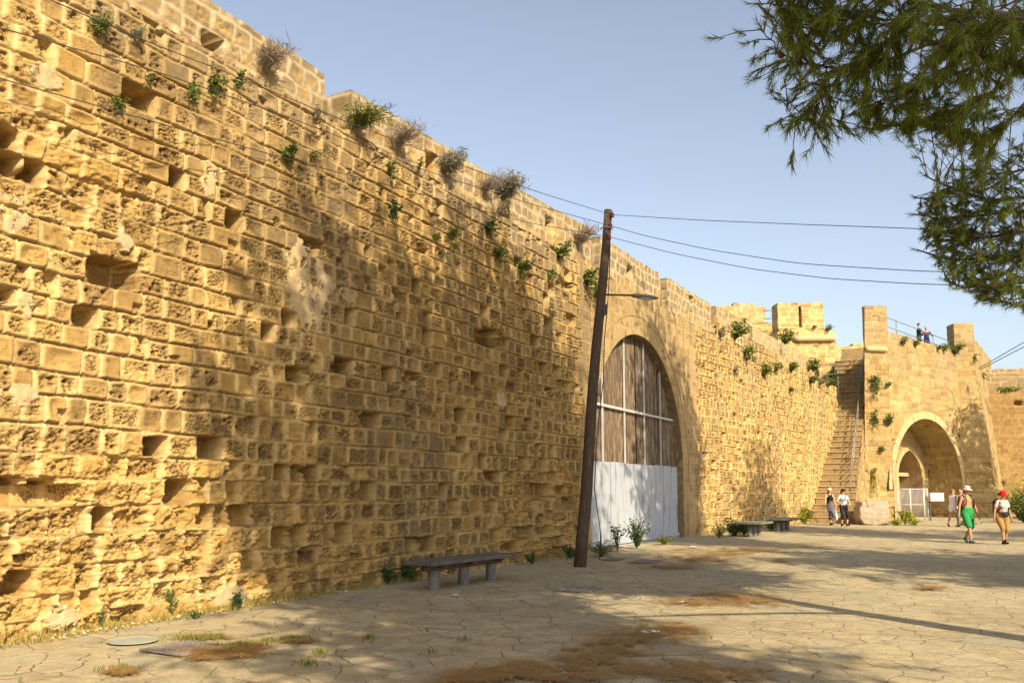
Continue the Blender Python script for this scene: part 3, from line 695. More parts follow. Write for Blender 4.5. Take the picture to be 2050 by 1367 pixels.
A_, Vv = np.meshgrid(np.linspace(t_l-.15, t_r+.05, 130), np.linspace(-.1, z_a+.15, 120))
def bmap(s, z, h):
    p = np.outer(s, TD)+np.outer(h-DEP, TN); return np.stack([p[:, 0], p[:, 1], z], 1)
face_mesh('recess_wall', A_, Vv, bmap, dict(st_tow, seed=58, c1=(.50, .34, .13)), M['ashlar'], tower, op2)
tm2 = lambda a, z, o: tm(a, z, o-DEP)
ring('inner_arch_ring', op2, 0.0, .28, .05, tm2, M['voussoir'], tower, .0)
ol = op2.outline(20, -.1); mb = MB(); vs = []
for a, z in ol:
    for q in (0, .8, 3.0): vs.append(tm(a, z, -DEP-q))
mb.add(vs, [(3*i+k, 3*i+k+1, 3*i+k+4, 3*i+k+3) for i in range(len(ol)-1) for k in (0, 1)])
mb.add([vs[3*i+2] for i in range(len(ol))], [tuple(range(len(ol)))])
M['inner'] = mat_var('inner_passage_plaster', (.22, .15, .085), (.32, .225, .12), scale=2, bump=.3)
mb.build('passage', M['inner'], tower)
mb = MB(); mb.box(tm(c_in, 2.55, -DEP-.9), (r_in*2.0, .25, .22), math.atan2(TD[1], TD[0])); mb.build('transom', M['voussoir'], tower, bevel=.01)
# left pylon (frontal) whose left edge splays out along the stairs
YL = T0.y
def pl(x, y): q = atY(x, y, YL); return q
kl = [pl(1731, 1052), pl(1731, 1013), pl(1731, 738), pl(1731, 716), pl(1731, 612)]
zk = [q.z for q in kl]; xk = [q.x for q in kl]
zk[0] = -.2
kr = [pl(1787, 1044), pl(1776, 612)]
def Lp(z): return (np.interp(z, zk, xk)-T0.x, 0.0)
def Rp(z): return (.14, 0.0)
zp = kl[-1].z
wall_face('tower_pylon', Lp, Rp, -.15, zp, .05, dict(st_tow, seed=61, wd=(.35, .7), grey=lambda s, z: ss(8.5, 9.8, z)*.35), M['ashlar'], tower)
zs_st = kl[2].z
wall_face('pylon_side', lambda z: (Lp(z)[0]+4.0*math.sin(R_(27)), 4.0*math.cos(R_(27))), Lp, -.1, zs_st, .14, dict(st_tow, seed=62), M['ashlar'], tower)
px_, pw = pl(1731, 612).x-T0.x, pl(1776, 612).x-pl(1731, 612).x
stone_block('pillar', (px_+.01, .03), (1, 0), pw-.03, .4, zs_st-.4, zp+.01, .05, dict(st_tow, seed=63, wd=(.35, .6), pale=.4, grey=lambda s, z: ss(9.3, 9.9, z)*.5), M['ashlar'], tower, jit=.02, seed=81)
# curtain parapet body behind the face, so that the tower is solid
def tp(a, q, z): return Vector((TD[0]*a-TN[0]*q, TD[1]*a-TN[1]*q, z))
mb = MB(); top = []
for a in (.2, t_end+.3):
    zz = np.interp(a, [0, t_end], [z_cur, z_cur2])-.01
    top += [tp(a, .03, zz), tp(a, .9, zz), tp(a, .9, zz-.25)]
    e_ = Vector((4.2, 8.2, 0)) if a < 1 else tp(a, 9, 0)
    top += [Vector((e_.x, e_.y, zz-.25)), Vector((e_.x, e_.y, -.1))]
mb.add(top, [(i, i+1, i+6, i+5) for i in range(4)])
mb.add([top[1], top[2], top[3], top[4], top[0], tp(.2, .03, -.1)], [(0, 1, 2, 3, 5, 4)])
M['tower_top'] = mat_var('tower_top_stone', (.34, .25, .13), (.44, .33, .17), scale=2.5, bump=.5)
mb.build('parapet_walk', M['tower_top'], tower)
# torus moulding at the pillar
def roll(name, a, b, r, mat, parent):
    mb = MB(); d = (b-a); n = 12; pts = [a+d*i/n for i in range(n+1)]
    mb.tube(pts, [r*.6]+[r*(1+.04*math.sin(i*2.1)) for i in range(n-1)]+[r*.6], 12); return mb.build(name, mat, parent, smooth=True)
a = pl(1732, 700); b_ = pl(1775, 703)
a = pl(1732, 698); b_ = pl(1776, 700); off3 = Vector((T0.x, T0.y, 0))
roll('roll_moulding', a-off3+Vector((0, -.02, 0)), b_-off3+Vector((0, -.02, 0)), .16, M['voussoir'], tower)
# right pylon with its battered outer edge
YR = T0.y + TD[1]*tpx(1931, 1000)[0] + .0
def pr(x, y): return atY(x, y, YR)
zr_ = pr(1913, 647).z
Rk = [pr(2003, 1050), pr(1985, 935), pr(1968, 830), pr(1952, 735), pr(1949, 690), pr(1949, 647)]
XF = (YR-T0.y)/TD[1]*TD[0]-.09
def Lr(z): return (XF, YR-T0.y)
def Rr(z): zz = [q.z for q in Rk]; zz[0] = 0; return (np.interp(z, zz, [q.x for q in Rk])-T0.x, YR-T0.y)
wall_face('tower_buttress', Lr, Rr, -.15, zr_, .055, dict(st_tow, seed=66, wd=(.5, 1.0), grey=lambda s, z: ss(9, 10, z)*.3), M['ashlar'], tower)
wl = pr(1949, 647).x-pr(1912, 647).x
stone_block('pillar', (pr(1912, 647).x-T0.x-.01, YR-T0.y+.03), (1, 0), wl, 1.0, z_cur2-.9, zr_+.01, .05, dict(st_tow, seed=67, wd=(.35, .6), pale=.4, grey=lambda s, z: ss(9.3, 9.9, z)*.5), M['ashlar'], tower, jit=.02, seed=82)
wall_face('buttress_side', Rr, lambda z: (Rr(z)[0]+6, Rr(z)[1]+9), -.15, zr_-.9, .15, dict(st_tow, seed=68), M['ashlar'], tower)
# iron rail on the tower
rail = empty('iron_railing', tuple(tp(.3, .3, z_cur-.1)+off3)); tag(rail, 'thin grey iron railing along the tower top between the two pillars', 'railing')
ro_ = tp(.3, .3, z_cur-.1)
za, zb2 = tpx(1778, 629)[1], tpx(1903, 680)[1]
def rl(a, dz): return tp(a, .35, np.interp(a, [.3, t_end], [za, zb2])+dz) - ro_
for dz, nm in ((0, 'top_rail'), (-.52, 'lower_rail')):
    mb = MB(); mb.tube([rl(.2, dz), rl(t_end*.5, dz), rl(t_end-.25, dz)], .022, 6); mb.build(nm, M['grey_metal'], rail, smooth=True)
for a in (2.0, t_end-2.3, t_end-.4):
    mb = MB(); p0 = rl(a, 0); mb.tube([p0, p0-Vector((0, 0, 1.3))], .025, 6); mb.build('railing_post', M['grey_metal'], rail, smooth=True)

# ================================================================== STAIRS
s0 = atY(1640, 1046, 42.8); s0.z = 0.0; sdir = Vector((math.sin(R_(28)), math.cos(R_(28)), 0)); sright = Vector((sdir.y, -sdir.x, 0))
stairs = empty('stone_staircase', tuple(s0)); tag(stairs, 'steep worn stone staircase climbing between the long wall and the tower', 'staircase')
topz = 9.3; NST = 31; rise_ = topz/NST
runl = 10.3/NST; SW = 1.62
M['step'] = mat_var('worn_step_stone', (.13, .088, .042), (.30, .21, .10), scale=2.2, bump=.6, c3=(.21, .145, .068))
M['tread'] = mat_var('worn_lit_tread_stone', (.30, .215, .10), (.48, .36, .18), scale=3, bump=.4)  # worn treads, made paler to put the light on their nosings into the colour
rg = random.Random(12)
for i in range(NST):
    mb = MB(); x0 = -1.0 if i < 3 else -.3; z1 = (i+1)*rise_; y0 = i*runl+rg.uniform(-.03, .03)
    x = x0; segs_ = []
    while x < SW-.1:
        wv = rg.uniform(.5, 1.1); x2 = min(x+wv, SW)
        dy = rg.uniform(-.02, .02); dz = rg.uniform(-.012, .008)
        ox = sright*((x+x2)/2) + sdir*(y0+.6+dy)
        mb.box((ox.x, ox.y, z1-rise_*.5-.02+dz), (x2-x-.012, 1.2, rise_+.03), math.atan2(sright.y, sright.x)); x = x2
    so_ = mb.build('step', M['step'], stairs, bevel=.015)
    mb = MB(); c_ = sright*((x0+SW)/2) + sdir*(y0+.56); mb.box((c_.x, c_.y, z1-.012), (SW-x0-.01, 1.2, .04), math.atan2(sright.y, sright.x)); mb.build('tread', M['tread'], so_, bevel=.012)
mb = MB()
def sp(x, y, z): v = sright*x+sdir*y; return Vector((v.x, v.y, z))
tq = NST*runl
rb = [sp(1.30, 1.6, 2.35), sp(1.36, tq*.5, topz*.5+1.05), sp(1.40, tq-.1, topz+1.0)]
mb.tube(rb, .03, 8); mb.build('handrail', M['grey_metal'], stairs, smooth=True)
mb = MB(); rb2 = [v-Vector((0, 0, .45)) for v in rb]; mb.tube(rb2, .022, 8); mb.build('lower_handrail', M['grey_metal'], stairs, smooth=True)
for k in range(7):
    t = k/6; a = sp(1.30+.10*t, 1.65+(tq-1.8)*t, 0); zz = 2.36+(topz-1.4)*t
    mb = MB(); mb.tube([(a.x, a.y, zz), (a.x, a.y, zz-1.25)], .022, 6); mb.build('rail_post', M['grey_metal'], stairs, smooth=True)
# right flank of the staircase
A_, Vv = np.meshgrid(np.linspace(0, tq, 150), np.linspace(0, 1, 120))
Zt = -.1 + Vv*(np.floor(A_/runl+1)*rise_+.07)
sr0 = np.array([sright.x, sright.y])*SW
face_mesh('flank_wall', A_, Zt, lambda s, z, h: np.stack([sr0[0]+s*sdir.x+h*sright.x, sr0[1]+s*sdir.y+h*sright.y, z], 1), dict(st_tow, seed=64, wd=(.35, .7)), M['ashlar'], stairs)
# landing beyond
mb = MB(); v = sp(SW/2, tq+2.2, topz-.15); mb.box(v, (SW+1.2, 3.4, .3), math.atan2(sright.y, sright.x)); mb.build('landing', M['step'], stairs, bevel=.02)
mb = MB()
for i in range(4):
    v = sp(SW/2, tq+1.9+.34*i, topz+.14+.27*i); mb.box(v, (SW+.4, .4+(3-i)*.0+1.0, .27), math.atan2(sright.y, sright.x))
mb.build('upper_flight', M['step'], stairs, bevel=.012)
# small guard rail at the wall end
gr = empty('guard_rail', tuple(atY(1677, 790, 48.2))); tag(gr, 'small iron guard rail where the lower wall meets the staircase', 'railing')
go = Vector(gr.location)
for (x1, y1, x2, y2, nm) in ((1632, 730, 1676, 730, 'top_rail'), (1645, 750, 1677, 749, 'lower_rail')):
    mb = MB(); mb.tube([atY(x1, y1, 47.8)-go, atY(x2, y2, 48.2)-go], .022, 6); mb.build(nm, M['grey_metal'], gr, smooth=True)
mb = MB(); mb.tube([atY(1676, 729, 48.2)-go, atY(1679, 795, 48.2)-go], .028, 6); mb.build('railing_post', M['grey_metal'], gr, smooth=True)

# ================================================================== BASTION behind, with slit merlon and roll moulding
st_b = dict(seed=71, ch=(.30, .38), wd=(.4, .8), J=.03, jw=.012, bulge=.01, prot=.015, pit=.012, miss=.004, rad=.03, warp=.5, pale=.35, c1=(.42, .285, .11), c2=(.50, .355, .16), zmax=18, grey=lambda s, z: ss(12.4, 13.4, z)*.4)
BY = 54.0
bo = atY(1560, 780, BY); bast = empty('bastion', (bo.x, BY, 0)); tag(bast, 'old bastion behind the wall with slit merlon and rounded moulding', 'bastion')
def bl(x, y, Y=BY): q = atY(x, y, Y); return Vector((q.x-bo.x, q.y-BY, q.z))
a, b_ = bl(1556, 606), bl(1598, 606); c_, d_ = bl(1604, 606), bl(1648, 606)
mz = bl(1600, 655).z
stone_block('merlon', (a.x, 0), (1, 0), b_.x-a.x, 1.2, mz-.1, a.z, .07, st_b, M['rough_stone'], bast, jit=.03, seed=90)
stone_block('merlon', (c_.x, 0), (1, 0), d_.x-c_.x, 1.2, mz-.1, c_.z, .07, dict(st_b, seed=72), M['rough_stone'], bast, jit=.03, seed=91)
mb = MB(); mb.box(((b_.x+c_.x)/2, .6, a.z-.12), (.3, 1.1, .2)); mb.build('slit_lintel', M['tower_top'], bast)
e, f_ = bl(1535, 648), bl(1672, 668)
stone_block('bastion_shelf', (bl(1560, 650).x, .02), (1, 0), bl(1660, 650).x-bl(1560, 650).x, 4, bl(1600, 672).z-.2, mz, .08, dict(st_b, seed=73), M['rough_stone'], bast, jit=.05, seed=92)
stone_block('bastion_shelf', (bl(1556, 650).x, -.05), (1, 0), bl(1673, 662).x-bl(1556, 650).x, 4.5, 6.0, bl(1600, 664).z, .08, dict(st_b, seed=74), M['rough_stone'], bast, jit=.04, seed=93)
roll('roll_moulding', bl(1588, 679)+Vector((0, -.12, 0)), bl(1671, 678)+Vector((0, -.12, 0)), .21, M['voussoir'], bast)
r0 = atY(1455, 650, 58)
rb_ = empty('rear_rampart', (r0.x, 58, 0)); tag(rb_, 'jagged ruined rampart behind the long wall, left of the slit merlon', 'rampart')
def rbl(x, y): q = atY(x, y, 58); return Vector((q.x-r0.x, 0, q.z))
stone_block('rampart_merlon', (rbl(1430, 620).x, 0), (1, 0), rbl(1532, 620).x-rbl(1430, 620).x, 1.4, rbl(1500, 650).z, rbl(1500, 613).z, .09, dict(st_b, seed=75), M['rough_stone'], rb_, jit=.08, seed=94)
stone_block('rampart_crest', (rbl(1470, 620).x, .2), (1, 0), rbl(1512, 620).x-rbl(1470, 620).x, .9, rbl(1500, 616).z-.1, rbl(1500, 606).z, .07, dict(st_b, seed=76), M['rough_stone'], rb_, jit=.12, seed=95)
stone_block('rampart_wall', (rbl(1420, 620).x, -.1), (1, 0), rbl(1560, 620).x-rbl(1420, 620).x, 3, 6, rbl(1500, 646).z, .1, dict(st_b, seed=77), M['rough_stone'], rb_, jit=.05, seed=96)
rr = empty('rear_railing', tuple(atY(1544, 648, 57))); tag(rr, 'short two-bar iron railing between the rear rampart and slit merlon', 'railing'); rro = Vector(rr.location)
for y in (622, 638):
    mb = MB(); mb.tube([atY(1528, y, 57)-rro, atY(1558, y-1, 57)-rro], .03, 6); mb.build('rail_bar', M['grey_metal'], rr, smooth=True)
q = atY(1660, 692, 64)
fb = empty('inner_rampart', (q.x, 64, 0)); tag(fb, 'low distant stone rampart seen above the top of the staircase', 'rampart')
stone_block('rampart_wall', (0, 0), (1, 0), atY(1745, 692, 64).x-q.x, 2, 8, atY(1700, 693, 64).z, .12, dict(st_b, seed=78), M['rough_stone'], fb, jit=.05, seed=97)
stone_block('rampart_step', (atY(1709, 690, 64).x-q.x, .1), (1, 0), 2.0, 1.5, atY(1700, 693, 64).z-.1, atY(1700, 687, 64).z, .12, dict(st_b, seed=79), M['rough_stone'], fb, jit=.05, seed=98)

# ================================================================== FAR WALL on the right
FY = 57.0; fo = atY(1940, 1050, FY); far = empty('far_wall', (fo.x, FY, 0)); tag(far, 'dark brown stone wall beyond the tower at the right edge', 'wall')
st_f = dict(seed=85, ch=(.24, .32), wd=(.35, .6), J=.03, jw=.014, bulge=.01, prot=.012, pit=.012, miss=.01, rad=.03, warp=.6, pale=.5, c1=(.26, .16, .06), c2=(.32, .205, .08), mort=(.40, .27, .11), patina_shade=lambda s, z: .5+0*s, grey=lambda s, z: ss(7.6, 8.6, z)*.8)
zl = atY(2000, 795, FY).z; zt_ = atY(2000, 736, FY).z
wall_face('wall_face', lambda z: (0, 0), lambda z: (18, -3.0), -.1, zl, .08, st_f, M['rough_stone'], far)
stone_block('parapet', (0, 1.1), Vector((18, -3.0, 0)), 18.2, 1.0, zl-.5, zt_, .09, dict(st_f, seed=86), M['rough_stone'], far, jit=.06, seed=99)
mb = MB(); mb.add([(0, .01, zl-.01), (18, -2.99, zl-.01), (18, -1, zl-.01), (0, 2.2, zl-.01)], [(0, 1, 2, 3)]); mb.build('wall_ledge', M['tower_top'], far)

# ================================================================== PINES
def needle_tufts(tufts, nper, ln, wd, seed, spread=.6):
    """tufts: (n,6) position + direction; returns verts, faces of thin needle blades"""
    rs = np.random.RandomState(seed); n = len(tufts); T = np.repeat(tufts, nper, 0); m = len(T)
    D = T[:, 3:]/np.linalg.norm(T[:, 3:], axis=1, keepdims=True)
    r = rs.normal(size=(m, 3)); r -= (r*D).sum(1, keepdims=True)*D; r /= np.linalg.norm(r, axis=1, keepdims=True)+1e-9
    ang = spread*(.25+.75*rs.rand(m, 1)); d = D*np.cos(ang)+r*np.sin(ang)
    back = rs.rand(m, 1)*ln*1.3
    b = T[:, :3] - D*back; l = ln*(.65+.5*rs.rand(m, 1)); tip = b+d*l; tip[:, 2:] -= .12*l
    sd = np.cross(d, rs.normal(size=(m, 3))); sd /= np.linalg.norm(sd, axis=1, keepdims=True)+1e-9
    V = np.stack([b-sd*wd, b+sd*wd, tip], 1).reshape(-1, 3); F = np.arange(m*3).reshape(-1, 3)
    return V, F
def tri_mesh(name, V, F, mat, parent):
    k = F.shape[1]; me = bpy.data.meshes.new(name); me.vertices.add(len(V)); me.vertices.foreach_set('co', V.astype(np.float32).ravel())
    me.loops.add(len(F)*k); me.polygons.add(len(F)); me.loops.foreach_set('vertex_index', F.astype(np.int32).ravel())
    me.polygons.foreach_set('loop_start', np.arange(0, len(F)*k, k, dtype=np.int32)); me.polygons.foreach_set('loop_total', np.full(len(F), k, dtype=np.int32))
    me.update(calc_edges=True); return link(name, me, mat, parent, False)
def in_frame_bad(P):
    """keep boughs out of the open view in front of the wall (the crown's real outline)"""
    x, y, k = proj(P)
    if k < .5: return False
    if x > 2120 or y < -70 or x < -200 or y > 1500: return False
    return not crown_outline(x, y)
def crown_outline(x, y):
    pts_ = [(-80, 1545), (0, 1560), (60, 1560), (150, 1590), (215, 1600), (255, 1720), (285, 1900), (312, 1965), (345, 1900), (420, 1835), (470, 1840), (520, 1870), (575, 1900), (612, 1980), (640, 2100)]
    ys = [p[0] for p in pts_]; xs = [p[1] for p in pts_]
    if y > 640: return False
    return x > np.interp(y, ys, xs)
def pine(name_label, base, height, crown_c, crown_r, seed, n_limb, n_twig, nper, ln, wd, lean=(0, 0), check=True, r0=.24, extra=None, limb_lo=.4):
    rs = random.Random(seed); base = Vector(base)
    root = empty('pine_tree', base); tag(root, name_label, 'pine tree', None)
    tops = Vector((lean[0], lean[1], height)); mb = MB()
    tr_ = [Vector((tops.x*t**1.3 + .12*math.sin(t*5+seed), tops.y*t**1.3+.12*math.cos(t*4+seed)-.12*math.cos(seed), tops.z*t-.1)) for t in [i/12 for i in range(13)]]
    mb.tube(tr_, [r0*(1-.80*(i/12)) for i in range(13)], 12); mb.build('trunk', M['bark'], root, smooth=True)
    cc = Vector(crown_c)-base; cr = Vector(crown_r); tufts = []; fine_t = []; mb = MB()
    for i in range(n_limb):
        for _ in range(30):
            v = Vector((rs.uniform(-1, 1), rs.uniform(-1, 1), rs.uniform(-1, 1)))
            if v.length < 1 and v.length > .45: break
        end = cc + Vector((v.x*cr.x, v.y*cr.y, v.z*cr.z))
        if check and in_frame_bad(end+base): continue
        t0 = min(max(limb_lo, (end.z/height) - .10 - .12*rs.random()), .95); k = t0*12; a = tr_[int(k)].lerp(tr_[min(int(k)+1, 12)], k-int(k))
        mid = a.lerp(end, .5) + Vector((rs.uniform(-.3, .3), rs.uniform(-.3, .3), rs.uniform(.0, .5)))
        pts = [a, a.lerp(mid, .5)+Vector((0, 0, .1)), mid, mid.lerp(end, .5)+Vector((0, 0, .08)), end]
        mb.tube(pts, [.055, .045, .034, .022, .008], 6)
        for j in range(n_twig):
            t = rs.uniform(.35, 1); k = t*4; p = pts[int(min(k, 3.99))].lerp(pts[min(int(k)+1, 4)], k-int(min(k, 3.99)))
            d = Vector((rs.gauss(0, 1), rs.gauss(0, 1), rs.gauss(-.1, .6))).normalized()*rs.uniform(.35, 1.0)
            q = p+d
            if check and in_frame_bad(q+base): continue
            mb.tube([p, p+d*.5+Vector((0, 0, .04)), q], [.011, .008, .004], 4, cap=False)
            for m_ in range(4):
                f = rs.uniform(.3, 1) if m_ else 1.0
                dd_ = (d.normalized()+Vector((rs.gauss(0, .5), rs.gauss(0, .5), rs.gauss(-.15, .4)))).normalized()
                pp = p+d*f+dd_*.12
                if check and extra:
                    qx, qy, qk = proj(pp+base)
                    if qk > .5 and -60 < qx < 2100 and -50 < qy < 1400:
                        fine_t.append((*pp, *dd_)); fine_t.append((*(pp-dd_*.08), *dd_)); continue
                tufts.append((*pp, *dd_))
    if extra: extra(root, base, mb, fine_t, rs)
    mb.build('branches', M['bark'], root, smooth=True)
    if fine_t: V, F_ = needle_tufts(np.array(fine_t), 32, .082, .0026, seed, .78); tri_mesh('near_needle_foliage', V, F_, M['needle'], root)
    V, F_ = needle_tufts(np.array(tufts), nper, ln, wd, seed); tri_mesh('needle_foliage', V, F_, M['needle'], root)
    return root
CONE = []
def near_boughs(root, base, mb, tufts, rs):
    """the boughs that hang into the view: real positions measured along each bough (pixel, distance)"""
    def P(x, y, dd): v = ray(x, y); v = v/np.linalg.norm(v); return Vector(_C+v*dd) - base
    B = [([(1860, 90, 6.6), (1750, 128, 6.5), (1690, 140, 6.4), (1625, 132, 6.4), (1560, 105, 6.4), (1522, 52, 6.4)], .011),
         ([(1690, 140, 6.4), (1662, 175, 6.4), (1640, 190, 6.4)], .005), ([(1655, 138, 6.4), (1640, 200, 6.4), (1615, 245, 6.45), (1590, 235, 6.5), (1577, 210, 6.5)], .006),
         ([(1625, 132, 6.4), (1590, 95, 6.5), (1572, 60, 6.5)], .006), ([(1640, 190, 6.4), (1655, 225, 6.4), (1690, 255, 6.4)], .005),
         ([(1900, 20, 6.2), (1760, -20, 6.2), (1640, -30, 6.2), (1560, 10, 6.2), (1510, 8, 6.2)], .010), ([(1600, 0, 6.2), (1585, 40, 6.2), (1580, 55, 6.2)], .005),
         ([(1930, 60, 6.4), (1800, 40, 6.3), (1700, 30, 6.3), (1640, 40, 6.3)], .01), ([(1960, 130, 6.6), (1850, 170, 6.6), (1770, 200, 6.5), (1700, 230, 6.5)], .012),
         ([(1990, 180, 6.8), (1900, 220, 6.7), (1830, 255, 6.7), (1790, 250, 6.6)], .012), ([(2060, 200, 7.0), (1990, 270, 7.0), (1930, 280, 7.0), (1880, 262, 7.0)], .012),
         ([(1800, 60, 6.3), (1760, 100, 6.3), (1740, 120, 6.3)], .008), ([(2080, 100, 6.0), (1960, 110, 6.0), (1880, 90, 6.0)], .012), ([(2080, 30, 5.8), (1980, 50, 5.8), (1900, 40, 5.8)], .012)]
    far_ = [([(2100, 390, 10.5), (1980, 400, 10.4), (1900, 375, 10.3), (1850, 350, 10.2)], .02), ([(2100, 420, 10.5), (1960, 430, 10.4), (1880, 440, 10.3), (1830, 430, 10.2)], .018),
            ([(2100, 330, 10.2), (1990, 350, 10.2), (1920, 340, 10.2)], .016), ([(2100, 500, 10.7), (1980, 520, 10.6), (1900, 520, 10.5), (1835, 500, 10.4)], .02),
            ([(2100, 560, 10.7), (2000, 570, 10.6), (1930, 575, 10.5), (1890, 560, 10.5)], .018), ([(2100, 590, 10.7), (2040, 610, 10.6), (1990, 600, 10.6)], .014),
            ([(2100, 460, 10.7), (2000, 470, 10.6), (1920, 480, 10.5), (1870, 470, 10.5)], .018), ([(1900, 375, 10.3), (1860, 400, 10.3), (1830, 395, 10.2)], .01), ([(2100, 450, 11), (2020, 540, 11), (1960, 600, 11)], .016)]
    hubs = [P(2150, 70, 7.2), P(2170, 440, 11.1)]
    for hb, tz in zip(hubs, (4.6, 3.9)):
        t = tz/15.5; tk = Vector((-1.0*t**1.3, 1.6*t**1.3, tz)); md = tk.lerp(hb, .5)+Vector((.15, 0, .12))
        mb.tube([tk, tk.lerp(md, .5)+Vector((0, 0, .05)), md, md.lerp(hb, .5)+Vector((0, 0, .03)), hb], [.07, .055, .045, .036, .024], 8)
    for k, (pts, r) in enumerate(B+far_):
        fa = k >= len(B); pp = [P(*q) for q in pts]; n = len(pp)
        fine = []
        for i in range(n-1):
            for t in (0, .33, .66): fine.append(pp[i].lerp(pp[i+1], t)+Vector((rs.gauss(0, .008), rs.gauss(0, .008), rs.gauss(0, .008))))
        fine.append(pp[-1]); m = len(fine)
        mb.tube(fine, [max(r*(1-.75*i/m), .003) for i in range(m)], 6)
        if (not fa and r >= .01) or (fa and r >= .014):     # short limb from the big bough's fork to this bough
            hb = hubs[1 if fa else 0]; md = hb.lerp(pp[0], .5)+Vector((0, 0, .05)); mb.tube([hb, md, pp[0]], [.022, .018, max(r, .012)], 6)
        dens = 8 if not fa else 12
        sparse = k < 5
        for i in range(1, m):
            for j in range(dens if not sparse else 2):
                p = fine[i-1].lerp(fine[i], rs.random()); L_ = rs.uniform(.06, .34) if sparse else rs.uniform(.06, .42)
                if fa: L_ = rs.uniform(.1, .75)
                if sparse and k == 0 and i < 6: L_ *= 1.2
                fwd = (fine[i]-fine[i-1]).normalized()
                d = (fwd*rs.uniform(.1, .8) + Vector((rs.gauss(0, .6), rs.gauss(0, .6), rs.gauss(-.30 if not fa else .0, .5)))).normalized()*L_
                if not sparse and in_frame_bad(p+d*1.15+base): continue
                q = p+d; mb.tube([p, p+d*.5+Vector((0, 0, .015)), q], [.0045, .0035, .002], 4, cap=False)
                for m_ in range(2 if sparse else 3):
                    f = 1 if m_ == 0 else rs.uniform(.35, .9)
                    dd_ = (d.normalized()+Vector((rs.gauss(0, .35), rs.gauss(0, .35), rs.gauss(-.2, .3)))).normalized()
                    tufts.append((*(p+d*f+dd_*.05), *dd_))
        fw = (fine[-1]-fine[-2]).normalized(); tufts.append((*(fine[-1]+fw*.04), *fw))
    for (x, y, dd_) in ((1563, 112, 6.38), (1607, 112, 6.4), (1680, 139, 6.35), (1690, 137, 6.4), (1845, 92, 6.3), (1850, 78, 6.3)):
        p = P(x, y, dd_); CONE.append((root, p))
pA = pine('large pine whose boughs hang into the top right of the view', (7.9, 5.6, 0), 15.5, (6.7, 7.4, 11.2), (5.4, 4.8, 5.0), 3, 340, 28, 26, .15, .0085, lean=(-1.0, 1.6), extra=near_boughs)
for root, p in CONE:
    mb = MB(); mb.lathe([(.004, -.02), (.016, -.012), (.02, 0), (.016, .014), (.004, .024)], p, 8); mb.build('pine_cone', M['ceramic'], root, smooth=True)
pine('tall pine beside the camera that shades the middle of the long wall', (6.4, .2, 0), 16.8, (4.7, 1.3, 12.6), (3.8, 3.4, 4.4), 8, 190, 24, 20, .19, .012, r0=.2)
pine('smaller pine behind the camera shading the near paving', (6.4, -4.4, 0), 11.5, (5.6, -2.7, 9.0), (3.2, 2.9, 2.4), 9, 70, 22, 20, .19, .012, r0=.17)
pine('tall pine right of the view shading the gate', (13.8, 14.4, 0), 18.5, (12.3, 15.6, 13.5), (3.3, 3.3, 5.0), 10, 120, 24, 20, .19, .013, r0=.2)
pine('spreading pine right of the view shading the middle of the plaza', (17.5, 7.0, 0), 12.0, (15.6, 8.4, 8.4), (5.4, 4.8, 3.0), 15, 140, 24, 20, .2, .013, r0=.2)
pine('tallest pine right of the view shading the wall beyond the gate', (21.5, 18.0, 0), 18.5, (20.0, 19.5, 13.8), (3.2, 3.8, 4.4), 16, 70, 24, 20, .2, .014, r0=.2)
pine('low broad pine right of the view shading the walking people', (26.0, 21.0, 0), 11.5, (24.5, 22.0, 7.8), (4.6, 4.2, 3.0), 17, 70, 24, 20, .2, .014, r0=.2)
pine('pine far right of the view shading the brown far wall', (34.0, 42.5, 0), 13.5, (32.5, 43.8, 8.8), (4.5, 3.2, 4.6), 21, 70, 24, 20, .22, .016, r0=.22)

# ================================================================== POLE, LAMP, WIRES
pb = gnd(1160, 1133); pt = atY(1217, 421, pb.y+.05)
pole = empty('utility_pole', tuple(pb)); tag(pole, 'leaning weathered wooden utility pole in front of the gate', 'utility pole')
ax_ = pt-pb
def pp_(t): return ax_*t
mb = MB(); mb.tube([pp_(i/10)+Vector((.02*math.sin(i*.9), 0, -.1 if i == 0 else 0)) for i in range(11)], [.138-.048*i/10 for i in range(11)], 14); mb.build('post', M['pole_wood'], pole, smooth=True)
INS = []
for k, (x, y) in enumerate(((1225, 430), (1222, 452), (1219, 474))):
    q = atY(x, y, pb.y-.03)-pb; c0 = pp_((q.z)/ax_.z)
    mb = MB(); mb.tube([c0, q+Vector((0, 0, -.06)), q+Vector((0, 0, -.02))], .012, 6); b0 = mb.build('insulator_pin', M['dark_metal'], pole, smooth=True)
    mb = MB(); mb.lathe([(.02, -.06), (.052, -.05), (.045, -.02), (.022, -.008), (.05, .012), (.04, .04), (.012, .06)], q, 14); mb.build('insulator', M['ceramic'], pole, smooth=True); INS.append(q+pb)
mb = MB(); c0 = pp_(.945); mb.tube([c0-Vector((.13, 0, 0)), c0+Vector((-.1, -.12, .0)), c0+Vector((.1, -.12, 0)), c0+Vector((.14, 0, 0))], .014, 6); mb.build('clamp_band', M['grey_metal'], pole)
la = atY(1212, 590, pb.y)-pb; le = atY(1262, 591, pb.y)-pb; lh = atY(1318, 597, pb.y)-pb
mb = MB(); mb.tube([pp_(la.z/ax_.z), la, le], .022, 8); mb.build('lamp_arm', M['pole_wood'], pole, smooth=True)
d = (lh-le); mb = MB(); n = 9
mb.tube([le+d*(i/n) for i in range(n+1)], [.03, .07, .078, .082, .085, .085, .083, .078, .066, .02], 12, flat=.62); hdm = mb.build('lamp_head', M['grey_metal'], pole, smooth=True)
M['lens'] = mat_new('lamp_lens', (.45, .47, .48), .15)
